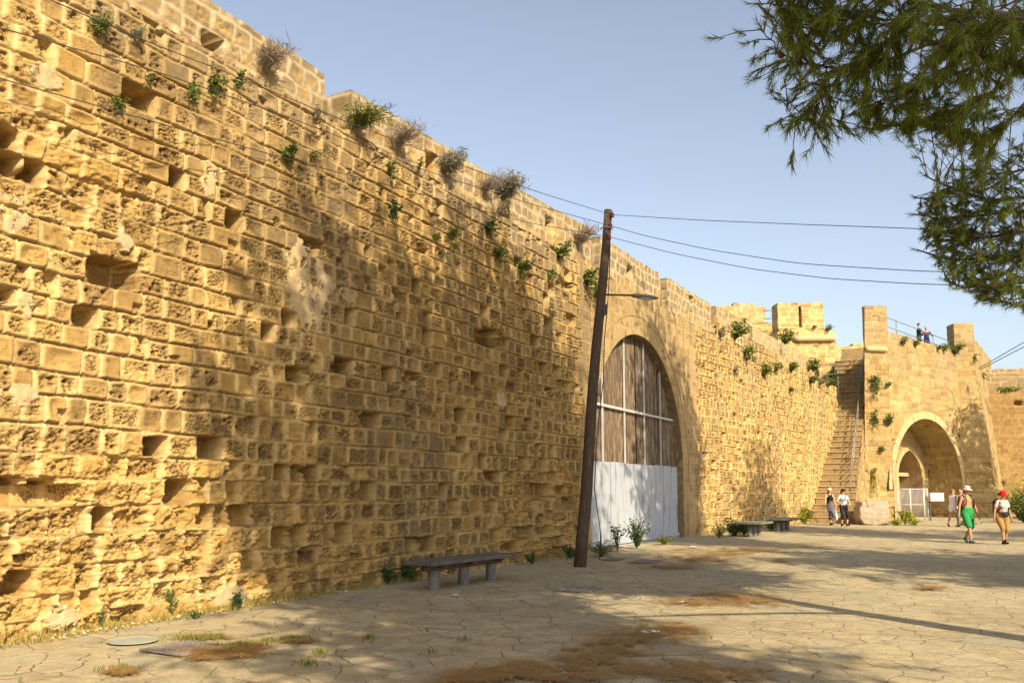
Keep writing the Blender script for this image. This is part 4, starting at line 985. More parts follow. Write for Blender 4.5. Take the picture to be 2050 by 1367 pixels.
mb = MB(); mb.tube([le+d*(.25+.6*i/6)+Vector((0, 0, -.035)) for i in range(7)], [.02, .055, .06, .06, .06, .055, .02], 10, flat=.6); g_ = mb.build('lamp_lens', M['lens'], hdm, smooth=True)
mb = MB(); q = pp_(.71)+Vector((.1, -.06, 0)); mb.box(q, (.09, .09, .24)); mb.build('junction_box', M['dark_metal'], pole, bevel=.01)
cab = [pp_(.9)+Vector((.1, -.1, 0)), pp_(.8)+Vector((.14, -.1, 0)), pp_(.72)+Vector((.15, -.1, 0)), pp_(.62)+Vector((.14, -.12, 0)), atY(1208, 760, pb.y-.15)-pb, atY(1194, 880, pb.y-.15)-pb, atY(1190, 980, pb.y-.15)-pb, atY(1203, 1070, pb.y-.15)-pb, atY(1200, 1120, pb.y-.15)-pb]
mb = MB(); mb.tube(cab, .011, 6); mb.build('hanging_cable', M['wire'], pole, smooth=True)
q = cab[-2]; mb = MB(); mb.tube([q, q-Vector((.01, 0, .45))], .02, 6); mb.build('cable_weight', M['dark_metal'], pole, smooth=True)
q = pp_(.47)+Vector((.12, -.1, 0)); mb = MB(); mb.box(q, (.05, .04, .07)); mb.build('cable_clip', M['grey_metal'], pole)
def wire(label, pts, r=.0065):
    out = []
    for a in range(len(pts)-1):
        n = 8
        for i in range(n): out.append(pts[a].lerp(pts[a+1], i/n))
    out.append(pts[-1])
    for _ in range(3): out = [out[0]] + [(out[i-1]+out[i]*2+out[i+1])/4 for i in range(1, len(out)-1)] + [out[-1]]
    o = out[0]; mb = MB(); mb.tube([p-o for p in out], r, 5); ob = mb.build('overhead_wire', M['wire'], None, smooth=True); ob.location = o
    tag(ob, label, 'wire', 'overhead wires strung from the pole')
wire('topmost wire running left from the pole along the parapet', [INS[0], atY(1100, 392, 17.5), atY(980, 352, 16), atY(690, 243, 13.0), atY(470, 152, 11), atY(290, 82, 9.6), atY(99, 0, 8.6), atY(-140, -120, 7.5)])
wire('middle wire running left from the pole across the upper wall', [INS[1], atY(1050, 405, 17), atY(860, 345, 14.8), atY(600, 243, 12.2), atY(320, 145, 9.8), atY(0, 56, 8.4), atY(-240, -10, 7.3)])
wire('lowest wire running left from the pole across the wall', [INS[2], atY(1050, 445, 17), atY(830, 385, 14.5), atY(600, 325, 12.2), atY(300, 242, 9.6), atY(0, 157, 8.3), atY(-240, 95, 7.2)])
wire('topmost wire from the pole to the pine on the right', [INS[0], atY(1400, 441, 17), atY(1620, 450, 15), atY(1815, 457, 13), atY(2100, 470, 11)])
wire('middle wire from the pole to the pine on the right', [INS[1], atY(1290, 472, 18), atY(1420, 500, 16.8), atY(1600, 528, 15), atY(1840, 543, 13), atY(2100, 550, 11)])
wire('lowest wire from the pole to the pine on the right', [INS[2], atY(1350, 508, 17.5), atY(1500, 538, 16), atY(1660, 558, 14.5), atY(1845, 569, 13), atY(2100, 575, 11)])
wire('upper distant wire above the far brown wall', [atY(1958, 738, 46), atY(2050, 685, 42), atY(2200, 600, 38)], .02)
wire('lower distant wire above the far brown wall', [atY(1962, 740, 46), atY(2050, 694, 42), atY(2200, 618, 38)], .02)

# ================================================================== BENCHES
def bench(label, pos, ang, Lb, mat, planks=4, W=.62, H=.46, rot=0):
    root = empty('bench', pos, ang); tag(root, label, 'bench', 'backless benches along the wall')
    rs = random.Random(Lb)
    for i in range(planks):
        y = -W/2 + W*(i+.5)/planks; mb = MB(); e0, e1 = rs.uniform(-.02, .02), rs.uniform(-.02, .02)
        mb.box(((e0+e1)/2, y, H-.03), (Lb+e1-e0, W/planks-.012, .06)); mb.build('seat_plank', mat, root, bevel=.006)
    mb = MB(); mb.box((0, 0, H-.115), (Lb*.86, .14, .11)); mb.build('beam', M['pole_wood'], root, bevel=.006)
    for k in (-1, 0, 1):
        mb = MB(); mb.box((k*Lb*.33, 0, H-.085), (.10, W*.85, .048)); mb.build('crossbar', M['pole_wood'], root, bevel=.004)
        mb = MB(); mb.lathe([(.095, -.02), (.092, .15), (.088, H-.17)], (k*Lb*.33, 0, 0), 18); mb.build('leg', M['concrete'], root, smooth=True, bevel=.004)
    return root
p1, p2, p3 = gnd(858, 1179), gnd(928, 1168), gnd(985, 1160); dv = (p3-p1); an = math.atan2(dv.y, dv.x)
bench('long dark wooden bench on three grey legs beside the wall, nearest one', tuple(p2), an, 2.5, M['bench_wood'])
bench('short greenish bench, nearer one of the two past the gate', tuple(gnd(1510, 1073)), R_(60), 1.75, M['bench_green'], 3, .95, .5)
bench('short greenish bench, farther one of the two past the gate', tuple(gnd(1567, 1062)), R_(57), 2.0, M['bench_green'], 3, .95, .5)

# ================================================================== STONE BLOCK, SIGN, IRON GATE, COVERS, LITTER
bc = gnd(1752, 1050)
def rock(name, label, cat, c, dims, rz, seed, mat):
    n = 26; V = []; Fs = []
    for f in range(6):
        b = len(V)
        for i in range(n):
            for j in range(n):
                u, v = -1+2*i/(n-1), -1+2*j/(n-1)
                p = [(1, u, v), (-1, -u, v), (-u, 1, v), (u, -1, v), (u, v, 1), (u, -v, -1)][f]; V.append(p)
        Fs += [(b+i*n+j, b+(i+1)*n+j, b+(i+1)*n+j+1, b+i*n+j+1) for i in range(n-1) for j in range(n-1)]
    V = np.array(V); q = V/np.max(np.abs(V), 1, keepdims=True); l = np.linalg.norm(q, axis=1, keepdims=True); V = q*(1-.10*ss(1.15, 1.7, l))
    V[:, 0] -= .22*ss(.3, 1, -V[:, 2])*(V[:, 0] < 0)*V[:, 0] - 0; V[:, 0] += .18*(V[:, 0] < -.5)*ss(-.2, 1, V[:, 2])*.8
    w3 = np.stack([fbm(V[:, 1]*3+V[:, 0]*2, V[:, 2]*3, seed+i, 4)-.5 for i in range(3)], 1); V = V + w3*.16
    V = V*np.array(dims)/2; V[:, 2] += dims[2]/2-.02
    me = bpy.data.meshes.new(name); me.from_pydata(V.tolist(), [], Fs); me.update()
    b = bmesh.new(); b.from_mesh(me); bmesh.ops.remove_doubles(b, verts=b.verts, dist=.004); bmesh.ops.recalc_face_normals(b, faces=b.faces); b.to_mesh(me); b.free()
    o = link(name, me, mat, None, True); o.location = c; o.rotation_euler = (0, 0, rz); return tag(o, label, cat)
M['block'] = mat_var('grey_block', (.20, .17, .12), (.36, .30, .21), scale=2.2, bump=.6, c3=(.28, .235, .165))
rock('stone_block', 'massive squared grey stone block standing at the foot of the tower', 'stone block', (bc.x, bc.y+.4, 0), (1.42, 1.1, 1.12), R_(-6), 5, M['block'])
sg = atY(1864, 1050, 46.0); sg.z = 0; sign = empty('sign_box', tuple(sg)); tag(sign, 'blank white box sign on a thin post in front of the tower', 'sign')
def sgl(x, y): q = atY(x, y, 46.0); return Vector((q.x-sg.x, 0, q.z))
a, b_ = sgl(1860, 986), sgl(1888, 1003)
mb = MB(); mb.box(((a.x+b_.x)/2, 0, (a.z+b_.z)/2), (b_.x-a.x, .26, a.z-b_.z)); mb.build('box', M['white_metal'], sign, bevel=.012)
mb = MB(); mb.box((0, .03, b_.z/2), (.06, .06, b_.z)); mb.build('post', M['dark_metal'], sign)
GYp = 45.9
def ig(x, y, Y=GYp): return atY(x, y, Y)
g0 = ig(1797, 1048); g0.z = 0; iron = empty('iron_gate', tuple(g0)); tag(iron, 'low white barred iron gate across the tower archway', 'gate')
gz = ig(1820, 977).z
def leaf_panel(x0, x1, Ya, Yb, nb):
    A1 = Vector((ig(x0, 1000, Ya).x-g0.x, Ya-g0.y, 0)); B1 = Vector((ig(x1, 1000, Yb).x-g0.x, Yb-g0.y, 0))
    mb = MB()
    for q in (A1, B1): mb.tube([q+Vector((0, 0, .03)), q+Vector((0, 0, gz))], .028, 6)
    for z in (.12, gz*.5, gz-.04): mb.tube([A1+Vector((0, 0, z)), B1+Vector((0, 0, z))], .02, 6)
    for i in range(1, nb): q = A1.lerp(B1, i/nb); mb.tube([q+Vector((0, 0, .1)), q+Vector((0, 0, gz+.0))], .010, 5)
    mb.build('gate_leaf', M['white_metal'], iron, smooth=True)
leaf_panel(1797, 1822, 45.9, 45.6, 10); leaf_panel(1822.8, 1849, 45.6, 46.2, 11); leaf_panel(1850, 1857, 46.2, 46.4, 3)
def sheet(name, label, cat, x, y, w_, d_, rz, mat, th=.008, lathe=False, z=.004):
    c = gnd(x, y); mb = MB()
    if lathe: mb.lathe([(w_/2, 0), (w_/2, th), (w_*.44, th), (w_*.43, th-.004), (w_*.02, th-.004)], (0, 0, 0), 28)
    else:
        mb.box((0, 0, th/2), (w_, d_, th)); n = 7
        mb.box((0, d_/2-.02, th+.003), (w_, .04, .008)); mb.box((0, -d_/2+.02, th+.003), (w_, .04, .008)); mb.box((w_/2-.02, 0, th+.003), (.04, d_-.08, .008)); mb.box((-w_/2+.02, 0, th+.003), (.04, d_-.08, .008))
        for i in range(n):
            for j in range(n): mb.box((-w_/2+w_*(i+.9)/(n+.8), -d_/2+d_*(j+.9)/(n+.8), th+.003), (w_*.07, d_*.07, .006), R_(45))
    o = mb.build(name, mat, None); o.location = (c.x, c.y, z); o.rotation_euler = (0, 0, rz); tag(o, label, cat)
M['iron'] = mat_var('cast_iron_cover', (.16, .14, .12), (.26, .22, .18), scale=10, bump=.4)
M['cover'] = mat_var('greenish_cover', (.25, .27, .22), (.34, .34, .26), scale=6, bump=.2)
sheet('manhole_cover', 'round greenish cover set in the paving at the left', 'manhole cover', 267, 1282, .52, 0, 0, M['cover'], lathe=True)
sheet('drain_cover', 'square studded iron cover near the left dirt patch', 'manhole cover', 370, 1298, .62, .62, R_(60), M['iron'])
sheet('drain_cover', 'dark iron cover in the paving right of the nearest bench', 'manhole cover', 1157, 1180, .66, .62, R_(62), M['iron'])
sheet('drain_cover', 'small dark cover in the paving in front of the gate', 'manhole cover', 1293, 1124, .8, .6, R_(62), M['iron'])
sheet('drain_cover', 'narrow dark cover in the paving beside the pole foot', 'manhole cover', 1228, 1119, .6, .4, R_(62), M['iron'])
def paper(label, x, y, s_, seed):
    rs = random.Random(seed); c = gnd(x, y); mb = MB(); n = 6
    vs = [(s_*(i/(n-1)-.5)+rs.uniform(-.01, .01), s_*.7*(j/(n-1)-.5)+rs.uniform(-.01, .01), .012+rs.uniform(0, s_*.16)) for i in range(n) for j in range(n)]
    mb.add(vs, [(i*n+j, (i+1)*n+j, (i+1)*n+j+1, i*n+j+1) for i in range(n-1) for j in range(n-1)])
    o = mb.build('paper_litter', M['paper'], None, fix=False); o.location = (c.x, c.y, 0); o.rotation_euler = (0, 0, rs.uniform(0, 3)); tag(o, label, 'litter')
paper('crumpled white paper on the paving below the nearest bench', 911, 1193, .15, 1)
paper('small white scrap on the paving right of the crumpled paper', 964, 1200, .05, 2)
paper('flattened white paper lying on the orange needles', 1302, 1269, .18, 3)
paper('tiny white scrap in the lowest orange needle patch', 1122, 1333, .06, 4)
paper('white scrap lying on the needle patch past the gate', 1362, 1207, .12, 5)
paper('white scrap near the weeds right of the gate', 1388, 1096, .3, 6)

# ================================================================== NEEDLE LITTER AND GROUND PLANTS (nobody could count these)
def scatter(n, fn, seed):
    rs = random.Random(seed); out = []
    while len(out) < n:
        p = fn(rs)
        if p: out.append(p)
    return out
PATCH = [(1320, 1266, 80, 17, 1), (1240, 1290, 60, 22, 1), (1180, 1322, 60, 14, 1), (1045, 1335, 40, 12, .8), (985, 1350, 70, 14, .9), (1130, 1350, 90, 14, .8), (1475, 1195, 75, 12, 1), (1390, 1205, 70, 10, .8), (1520, 1206, 50, 9, .9), (1430, 1190, 30, 6, .8),
         (1490, 1100, 80, 7, .9), (1400, 1118, 70, 8, .9), (1340, 1134, 50, 6, .7), (1560, 1122, 50, 3, .7), (1450, 1108, 60, 5, .8), (1620, 1088, 40, 3, .6), (1860, 1177, 28, 4, .8), (1370, 1100, 30, 4, .6), (1575, 1095, 40, 3, .6),
         (1440, 1350, 80, 14, .8), (1370, 1345, 50, 18, .8), (1350, 1262, 40, 10, .8), (450, 1307, 70, 10, 1), (500, 1293, 40, 6, .9), (405, 1318, 30, 4, .7), (600, 1283, 34, 5, 1), (240, 1346, 30, 6, 1), (410, 1275, 50, 5, .8), (1150, 1300, 20, 4, .5), (930, 1360, 60, 8, .7), (1770, 1095, 20, 2, .5), (1270, 1340, 40, 10, .7)]
rs = np.random.RandomState(3); Vs = []; 
for (x, y, rx, ry, de) in PATCH:
    n = int(min(rx*ry*7*de, 8500)); k = 0
    X = rs.normal(size=n)*.56; Y = rs.normal(size=n)*.52
    keep_ = fbm(X*4.5+x, Y*3.0+y, 9, 5, .65) > .475; X = X[keep_]; Y = Y[keep_]
    for a, b in zip(X, Y):
        p = gnd(x+a*rx, max(y+b*ry, 1062)); th = rs.uniform(0, 6.28); l = rs.uniform(.035, .065)*(1 if y > 1180 else 1.7); ww = .0032 if y > 1250 else (.0035 if y > 1180 else .008)
        dx, dy = math.cos(th)*l, math.sin(th)*l; z = .008+rs.rand()*.022*de
        Vs += [(p.x-dx-dy*ww/l, p.y-dy+dx*ww/l, z), (p.x-dx+dy*ww/l, p.y-dy-dx*ww/l, z), (p.x+dx, p.y+dy, z+rs.uniform(-.006, .014))]
V = np.array(Vs); tag(tri_mesh('needle_litter', V, np.arange(len(V)).reshape(-1, 3), M['litter'], None), 'drifts of orange fallen pine needles on the paving', 'needle litter', kind='stuff')
Vs = []
for _ in range(26000):
    y = 1062+305*rs.rand()**1.1; x = rs.uniform(-150, 2200); p = gnd(x, y); dd_ = (p.y*.88*0+p.x*.88-(p.y)*.475 - (A0[0]*.88-A0[1]*.475))
    if dd_ < .05 or vn(np.array([p.x*.9]), np.array([p.y*.9]), 71)[0] + .15*rs.normal() < .52: continue
    th = rs.uniform(0, 6.28); l = rs.uniform(.02, .05)*(1 if y > 1150 else 1.5); ww = .0020*(1 if y > 1200 else 1.6 if y > 1130 else 3); dx, dy = math.cos(th)*l, math.sin(th)*l
    Vs += [(p.x-dx-dy*ww/l, p.y-dy+dx*ww/l, .008), (p.x-dx+dy*ww/l, p.y-dy-dx*ww/l, .008), (p.x+dx, p.y+dy, .010+rs.rand()*.008)]
V = np.array(Vs); tag(tri_mesh('loose_needles', V, np.arange(len(V)).reshape(-1, 3), M['litter'], None), 'single pine needles and crumbs strewn over the whole paving', 'needle litter', kind='stuff')
def blades(name, label, pts, hmin, hmax, wd, mat, seed, per=1):
    rs = np.random.RandomState(seed); out = []
    for p in pts:
        for _ in range(per):
            h = rs.uniform(hmin, hmax); a = rs.uniform(0, 6.28); b = rs.uniform(0, 6.28); l = rs.uniform(.1, .6)*h
            x, y, z = p[0]+rs.normal()*.03, p[1]+rs.normal()*.03, p[2]
            out += [(x-wd*math.cos(a), y-wd*math.sin(a), z), (x+wd*math.cos(a), y+wd*math.sin(a), z), (x+l*math.cos(b), y+l*math.sin(b), z+h)]
    V = np.array(out); return tag(tri_mesh(name, V, np.arange(len(V)).reshape(-1, 3), mat, None), label, 'grass', kind='stuff')
rs = random.Random(5); pts = []
for _ in range(9000):
    s_ = rs.uniform(-4, 13.5) if rs.random() < .8 else rs.uniform(22.6, 37); d_ = abs(rs.gauss(0, .13))
    if fbm(np.array([s_*.9]), np.array([1.0]), 33, 3)[0] + .25*(.3-d_) > .47: pts.append(tuple(wpt(s_, 0, d_-.02)))
blades('dry_grass', 'thin dry yellow grass along the foot of the long wall', pts, .03, .16, .004, M['straw'], 1)
pts = []
for (x, y, rx, ry, n) in ((380, 1278, 35, 4, 60), (420, 1275, 25, 3, 50), (590, 1281, 28, 4, 70), (500, 1291, 30, 4, 60), (470, 1296, 30, 4, 40), (640, 1306, 12, 5, 25), (615, 1330, 14, 6, 20), (240, 1340, 20, 4, 40), (742, 1277, 8, 3, 18), (930, 1280, 8, 3, 14), (540, 1283, 10, 2, 20), (865, 1307, 6, 2, 8)):
    for _ in range(n): p = gnd(x+rs.gauss(0, .6)*rx, y+rs.gauss(0, .6)*ry); pts.append((p.x, p.y, .004))
mb = MB(); rs2 = random.Random(77)
for _ in range(420):
    s_ = rs2.uniform(-4, 2.5) if rs2.random() < .6 else rs2.uniform(2.5, 13); p = wpt(s_, 0, abs(rs2.gauss(.02, .12))); r = rs2.uniform(.008, .03)*(1.6 if rs2.random() < .12 else 1)
    q = [Vector((rs2.gauss(0, 1), rs2.gauss(0, 1), rs2.gauss(0, 1))).normalized()*r*rs2.uniform(.6, 1.1) for _ in range(6)]
    mb.add([p+Vector((r, 0, r*.5)), p+Vector((0, r*rs2.uniform(.6, 1.2), r*.4)), p+Vector((-r*rs2.uniform(.6, 1.2), 0, r*.5)), p+Vector((0, -r, r*.45)), p+Vector((q[0].x*.3, q[0].y*.3, r*rs2.uniform(.9, 1.5))), p+Vector((0, 0, -r*.3))], [(0, 1, 4), (1, 2, 4), (2, 3, 4), (3, 0, 4), (1, 0, 5), (2, 1, 5), (3, 2, 5), (0, 3, 5)])
M['rubble'] = mat_var('fallen_crumbs', (.42, .30, .14), (.56, .43, .24), scale=9, bump=.4)
tag(mb.build('rubble', M['rubble'], None), 'crumbs of fallen stone and mortar along the foot of the long wall', 'rubble', kind='stuff')
blades('ground_weeds', 'small green weeds sprouting in the dirt patches of the paving', pts, .015, .06, .006, M['leaf'], 2, 4)

# ================================================================== PLANTS
def leaf_cloud(center_fn, n, size, mat, name, parent, seed, droop=.3, aspect=.55):
    rs = np.random.RandomState(seed); C_ = np.array([center_fn(rs) for _ in range(n)])
    d = rs.normal(size=(n, 3)); d[:, 2] = d[:, 2]*.6-droop+.3; d /= np.linalg.norm(d, axis=1, keepdims=True)
    sd = np.cross(d, rs.normal(size=(n, 3))); sd /= np.linalg.norm(sd, axis=1, keepdims=True)+1e-9
    l = size*(.6+.7*rs.rand(n, 1)); wv = l*aspect*.5
    V = np.stack([C_, C_+d*l*.5+sd*wv, C_+d*l, C_+d*l*.5-sd*wv], 1).reshape(-1, 3)
    return tri_mesh(name, V, np.arange(n*4).reshape(-1, 4), mat, parent)
_pl = [0]
def plant(label, base, w_, h_, mat='leaf', n=140, leaf=.05, hang=False, name='wall_plant', cat='plant', grp=None, out=None, aspect=.55, twig=False):
    """stems fanning out of one root; leaves (or thin blades) along them"""
    _pl[0] += 1; sd = _pl[0]*7+1; rs = random.Random(sd); root = empty(name, tuple(base)); tag(root, label, cat, grp)
    mb = MB(); stems = []; ns = max(6, int(n/9)); o = Vector(out) if out is not None else Vector((0, 0, 0))
    for i in range(ns):
        a = rs.uniform(0, 6.283); rr_ = rs.uniform(.1, 1); e = Vector((math.cos(a)*w_*.5*rr_, math.sin(a)*w_*.5*rr_, h_*rs.uniform(.35, 1)*(1-.25*rr_))) + o*w_*rs.uniform(.1, .5)
        if hang: e.z = -e.z*rs.uniform(-.5, 1)
        m_ = e*.5+Vector((0, 0, h_*.12)); mb.tube([(0, 0, 0), m_, e], [.004+.003*h_, .003+.002*h_, .002], 4, cap=False); stems.append((Vector((0, 0, 0)), m_, e))
    mb.build('stems', M['dry_twig'] if twig or mat == 'leaf_grey' else M['leaf_dark'], root)
    def cf(r):
        s_ = stems[r.randint(len(stems))]; t = r.uniform(.2, 1); p = s_[0].lerp(s_[1], t*2) if t < .5 else s_[1].lerp(s_[2], t*2-1)
        return np.array(p)+r.normal(size=3)*.03*max(w_, .3)
    if twig:
        leaf_cloud(cf, n, leaf*1.6, M['dry_twig'], 'twigs', root, sd, droop=-.35, aspect=.06)
        if mat != 'dry_twig': leaf_cloud(cf, int(n*.9), leaf, M[mat], 'leaves', root, sd+1, droop=.0, aspect=.2)
    else: leaf_cloud(cf, n, leaf, M[mat], 'leaves', root, sd, aspect=aspect)
    return root
WN = lambda s: (float(cnrm(s)[0]), float(cnrm(s)[1]), 0)
def wp(label, x, y, w_, h_, mat='leaf', n=140, leaf=.05, hang=False, out=.03, **kw):
    s_, z = hit(x, y); return plant(label, wpt(s_, z, out), w_*.82, h_*.82,  mat, n, leaf, hang, out=WN(s_), **kw)
# on the parapet and upper wall (left to right)
wp('bright green tuft high on the wall at the top left', 192, 72, .38, .36, 'leaf', 420, .09, aspect=.12)
wp('thin grey green tuft just right of the top left green tuft', 270, 88, .26, .34, 'leaf_grey', 160, .08, aspect=.15)
wp('small green sprig below the thin grey tuft', 292, 155, .16, .22, 'leaf', 60, .04, True)
wp('leftmost green sprig of three on the wall under the dry bush', 382, 180, .3, .42, 'leaf', 150, .06, True)
wp('middle and largest green sprig of three under the dry bush', 424, 170, .4, .45, 'leaf', 200, .07, True)
wp('rightmost green sprig of three under the dry bush', 473, 162, .26, .34, 'leaf', 130, .06, True)
wp('round dry grey bush below the square loophole', 530, 140, .75, .5, 'dry_twig', 520, .13, twig=True)
wp('yellow green sprig with a dry tail left of the bent wire', 232, 210, .34, .3, 'leaf', 120, .05, True)
wp('small dry tuft on the ledge below the first merlon end', 627, 238, .3, .34, 'leaf_grey', 130, .08, aspect=.15)
wp('wide dense green bush under the gap between the first merlons', 712, 258, 1.15, .5, 'leaf', 1000, .13, aspect=.13)
wp('bright green bush on the wall below the first gap', 570, 328, .46, .42, 'leaf', 260, .07)
wp('short trailing green vine right of the bright green bush', 622, 308, .6, .2, 'leaf', 110, .04, True)
wp('pale dry bush on the ledge right of the wide green bush', 795, 295, .9, .5, 'dry_twig', 420, .14, twig=True)
wp('grey green bush on the ledge under the loophole', 893, 352, .95, .62, 'leaf_grey', 600, .13, aspect=.15, twig=True)
wp('yellow green sprig on the wall below the pale dry bush', 776, 340, .38, .5, 'leaf', 150, .07, True)
wp('thin green shoot left of the grey green bush', 836, 345, .2, .4, 'leaf', 60, .06)
wp('tall dry grey bush at the second parapet gap', 1003, 405, 1.05, .85, 'leaf_grey', 650, .15, aspect=.13, twig=True)
wp('dry bush left of the second parapet gap', 972, 385, .8, .45, 'dry_twig', 340, .14, twig=True)
wp('round dry bush on the parapet left of the pole', 1158, 492, .95, .7, 'dry_twig', 520, .15, twig=True)
wp('dull green tuft in the shaded upper wall', 783, 440, .42, .5, 'leaf_dark', 130, .07)
wp('green creeper hanging in the shade below the tall dry bush', 900, 470, .5, .6, 'leaf', 180, .07, True)
wp('small green tuft under the lowest wire', 868, 475, .3, .3, 'leaf', 80, .06, True)
wp('dark bush growing out of the wall above the shaded vines', 975, 470, .5, .5, 'leaf_dark', 200, .07)
wp('vine at the left of the shaded vine row', 992, 508, .7, .45, 'leaf', 240, .08, True)
wp('vine at the right of the shaded vine row', 1040, 535, .7, .6, 'leaf', 260, .08, True)
wp('bright green plant beneath the round dry bush', 1118, 520, .75, .6, 'leaf', 300, .10)
wp('hanging vine left of the bright plant near the pole', 1098, 548, .5, .5, 'leaf', 170, .08, True)
wp('long hanging vine nearest the left of the pole', 1172, 560, 1.0, 1.1, 'leaf', 420, .10, True)
wp('thick vine tangled right against the pole', 1190, 580, .6, .9, 'leaf', 260, .10, True)
# beyond the gate
wp('largest dark green bush high on the wall beyond the gate', 1470, 680, 1.2, 1.1, 'leaf', 420, .14)
wp('hanging green vine below the largest dark bush', 1490, 705, .9, 1.0, 'leaf', 300, .13, True)
wp('faint shoot left of the largest dark bush', 1440, 680, .6, .7, 'leaf_grey', 120, .10)
wp('thin vine streak under the hanging vine', 1470, 745, .4, 1.2, 'leaf_grey', 120, .10, True)
wp('green clump left of two similar on the wall beyond the gate', 1528, 755, .85, 1.0, 'leaf', 300, .13)
wp('small green clump near the coping beyond the gate', 1551, 745, .7, .6, 'leaf', 180, .12)
wp('rounded clump below the coping left of the staircase', 1582, 745, .8, .7, 'leaf', 220, .13)
wp('little sprig under the rounded clump', 1580, 780, .4, .5, 'leaf_dark', 90, .10, True)
wp('small clump in the wall face nearing the staircase', 1621, 768, .9, .6, 'leaf', 200, .13)
wp('last clump on the wall face beside the staircase', 1656, 775, .9, .8, 'leaf', 220, .13)
wp('straggling sprigs high beside the guard rail', 1640, 770, .8, .5, 'leaf_grey', 120, .12)
def ap(label, x, y, Y, w_, h_, mat='leaf', n=200, leaf=.1, hang=False, **kw): return plant(label, atY(x, y, Y), w_*.82, h_*.85, mat, n, leaf, hang, out=(0, -1, 0), **kw)
ap('round dark green bush behind the parapet under the bastion', 1572, 690, 50, 1.5, 1.1, 'leaf', 700, .16)
ap('bush on the coping below the bastion wall', 1628, 745, 48.6, 1.2, 1.0, 'leaf', 420, .15)
ap('dark bush beneath the guard rail at the stair side', 1665, 775, 48.6, .9, 1.3, 'leaf_dark', 600, .15)
ap('sprig on the bastion shoulder right of the slit', 1660, 662, BY-.1, .8, .5, 'leaf', 120, .13)
ap('faint grass tuft on the bastion below the slit', 1630, 657, BY-.1, .5, .3, 'leaf_grey', 70, .1)
YTW = T0.y
ap('long vine down the crack left of the tower pylon', 1752, 765, YTW-.1, .8, 1.6, 'leaf', 420, .13, True)
ap('lower vine in the crack left of the tower pylon', 1751, 835, YTW-.1, .5, 1.3, 'leaf', 220, .12, True)
ap('bottom trail of ivy along the tower pylon crack', 1750, 950, YTW-.1, .4, 2.4, 'leaf_yellow', 170, .11, True)
ap('small dark plant left of the round arch', 1780, 852, YTW-.1, .7, .9, 'leaf', 220, .13)
ap('tiny plant on the pylon edge under the torus', 1778, 775, YTW-.1, .4, .4, 'leaf', 90, .11)
ap('round sprig on the pylon low beside the arch', 1765, 905, YTW-.1, .5, .5, 'leaf', 120, .12)
def tpl(label, x, y, w_, h_, mat, n, leaf, hang=False):
    t_, z_ = tpx(x, y); v = tp(t_, -.03, z_)+off3; return plant(label, v, w_, h_, mat, n, leaf, hang, out=(TN[0], TN[1], 0))
tpl('leftmost small plant under the tower parapet', 1806, 692, .7, .8, 'leaf', 180, .13)
tpl('second small plant under the tower parapet', 1831, 697, .7, .7, 'leaf', 170, .12)
tpl('third straggling plant under the tower parapet', 1876, 702, .7, .5, 'leaf', 140, .12)
tpl('fourth small plant under the tower parapet', 1888, 704, .8, .5, 'leaf', 150, .12)
tpl('largest green plant under the tower right pillar', 1910, 710, 1.2, .9, 'leaf', 340, .14)
ap('sprig on the outer edge of the tower right pillar', 1953, 715, YR, .5, .7, 'leaf', 90, .12, True)
ap('green bush on the ledge beside the tower outer edge', 1962, 780, FY-1.2, 1.0, 1.6, 'leaf', 380, .15)
ap('grass growing along the far wall ledge', 2010, 786, FY-2.2, 2.6, .4, 'leaf', 420, .14)
# at the foot of things
def gp_(label, x, y, w_, h_, mat='leaf', n=200, leaf=.06, **kw): p = gnd(x, y); return plant(label, (p.x, p.y, 0), w_, h_, mat, n, leaf, name='weed', cat='weed', **kw)
gp_('tall dark weeds at the foot of the white boards', 1275, 1098, .85, 1.0, 'leaf_dark', 420, .085)
gp_('weed with a thin tall stalk left of the tall dark weeds', 1236, 1104, .45, 1.05, 'leaf_dark', 130, .08)
gp_('low grassy weeds at the left foot of the white boards', 1205, 1112, 1.1, .4, 'leaf', 500, .10, aspect=.2)
gp_('tuft of weeds at the right end of the white boards', 1330, 1089, .8, .3, 'leaf', 260, .10, aspect=.25)
gp_('dark weeds at the wall foot left of the pole', 1141, 1118, .45, .35, 'leaf_dark', 220, .08)
gp_('small weed at the wall foot past the bench end', 1064, 1128, .35, .3, 'leaf_dark', 160, .06)
gp_('weeds under the left end of the nearest bench', 815, 1162, .6, .42, 'leaf_dark', 420, .06)
gp_('weeds at the wall foot left of the nearest bench', 775, 1168, .5, .4, 'leaf_dark', 320, .06)
gp_('leafy weed left of the bench weeds', 710, 1172, .3, .55, 'leaf_dark', 240, .06)
gp_('round leafy weed at the wall foot, middle of the near stretch', 475, 1220, .22, .28, 'leaf_dark', 240, .045)
gp_('tall leafy weed at the wall foot, left of the round one', 340, 1236, .22, .46, 'leaf', 260, .04)
gp_('thin weed at the wall foot, leftmost of all', 204, 1256, .14, .36, 'leaf', 130, .035)
gp_('small creeping weed at the wall foot between two leafy weeds', 388, 1236, .3, .1, 'leaf_dark', 120, .035)
gp_('bright yellow green bush left of the staircase foot', 1609, 1048, 1.2, .95, 'leaf_yellow', 650, .14)
gp_('dark bush against the bottom of the staircase', 1632, 1044, .8, .9, 'leaf_dark', 420, .14)
gp_('dark weeds at the left end of the green benches', 1468, 1073, 1.0, .7, 'leaf_dark', 420, .12)
gp_('dense green weeds behind the nearer green bench', 1490, 1070, .7, .55, 'leaf', 320, .11)
gp_('weeds between the two green benches', 1545, 1063, .6, .5, 'leaf_dark', 220, .11)
gp_('grass at the wall foot just past the gate', 1440, 1076, .8, .5, 'leaf', 260, .10, aspect=.2)
gp_('dark grass right of the two women', 1706, 1046, .8, .55, 'leaf_dark', 320, .12)
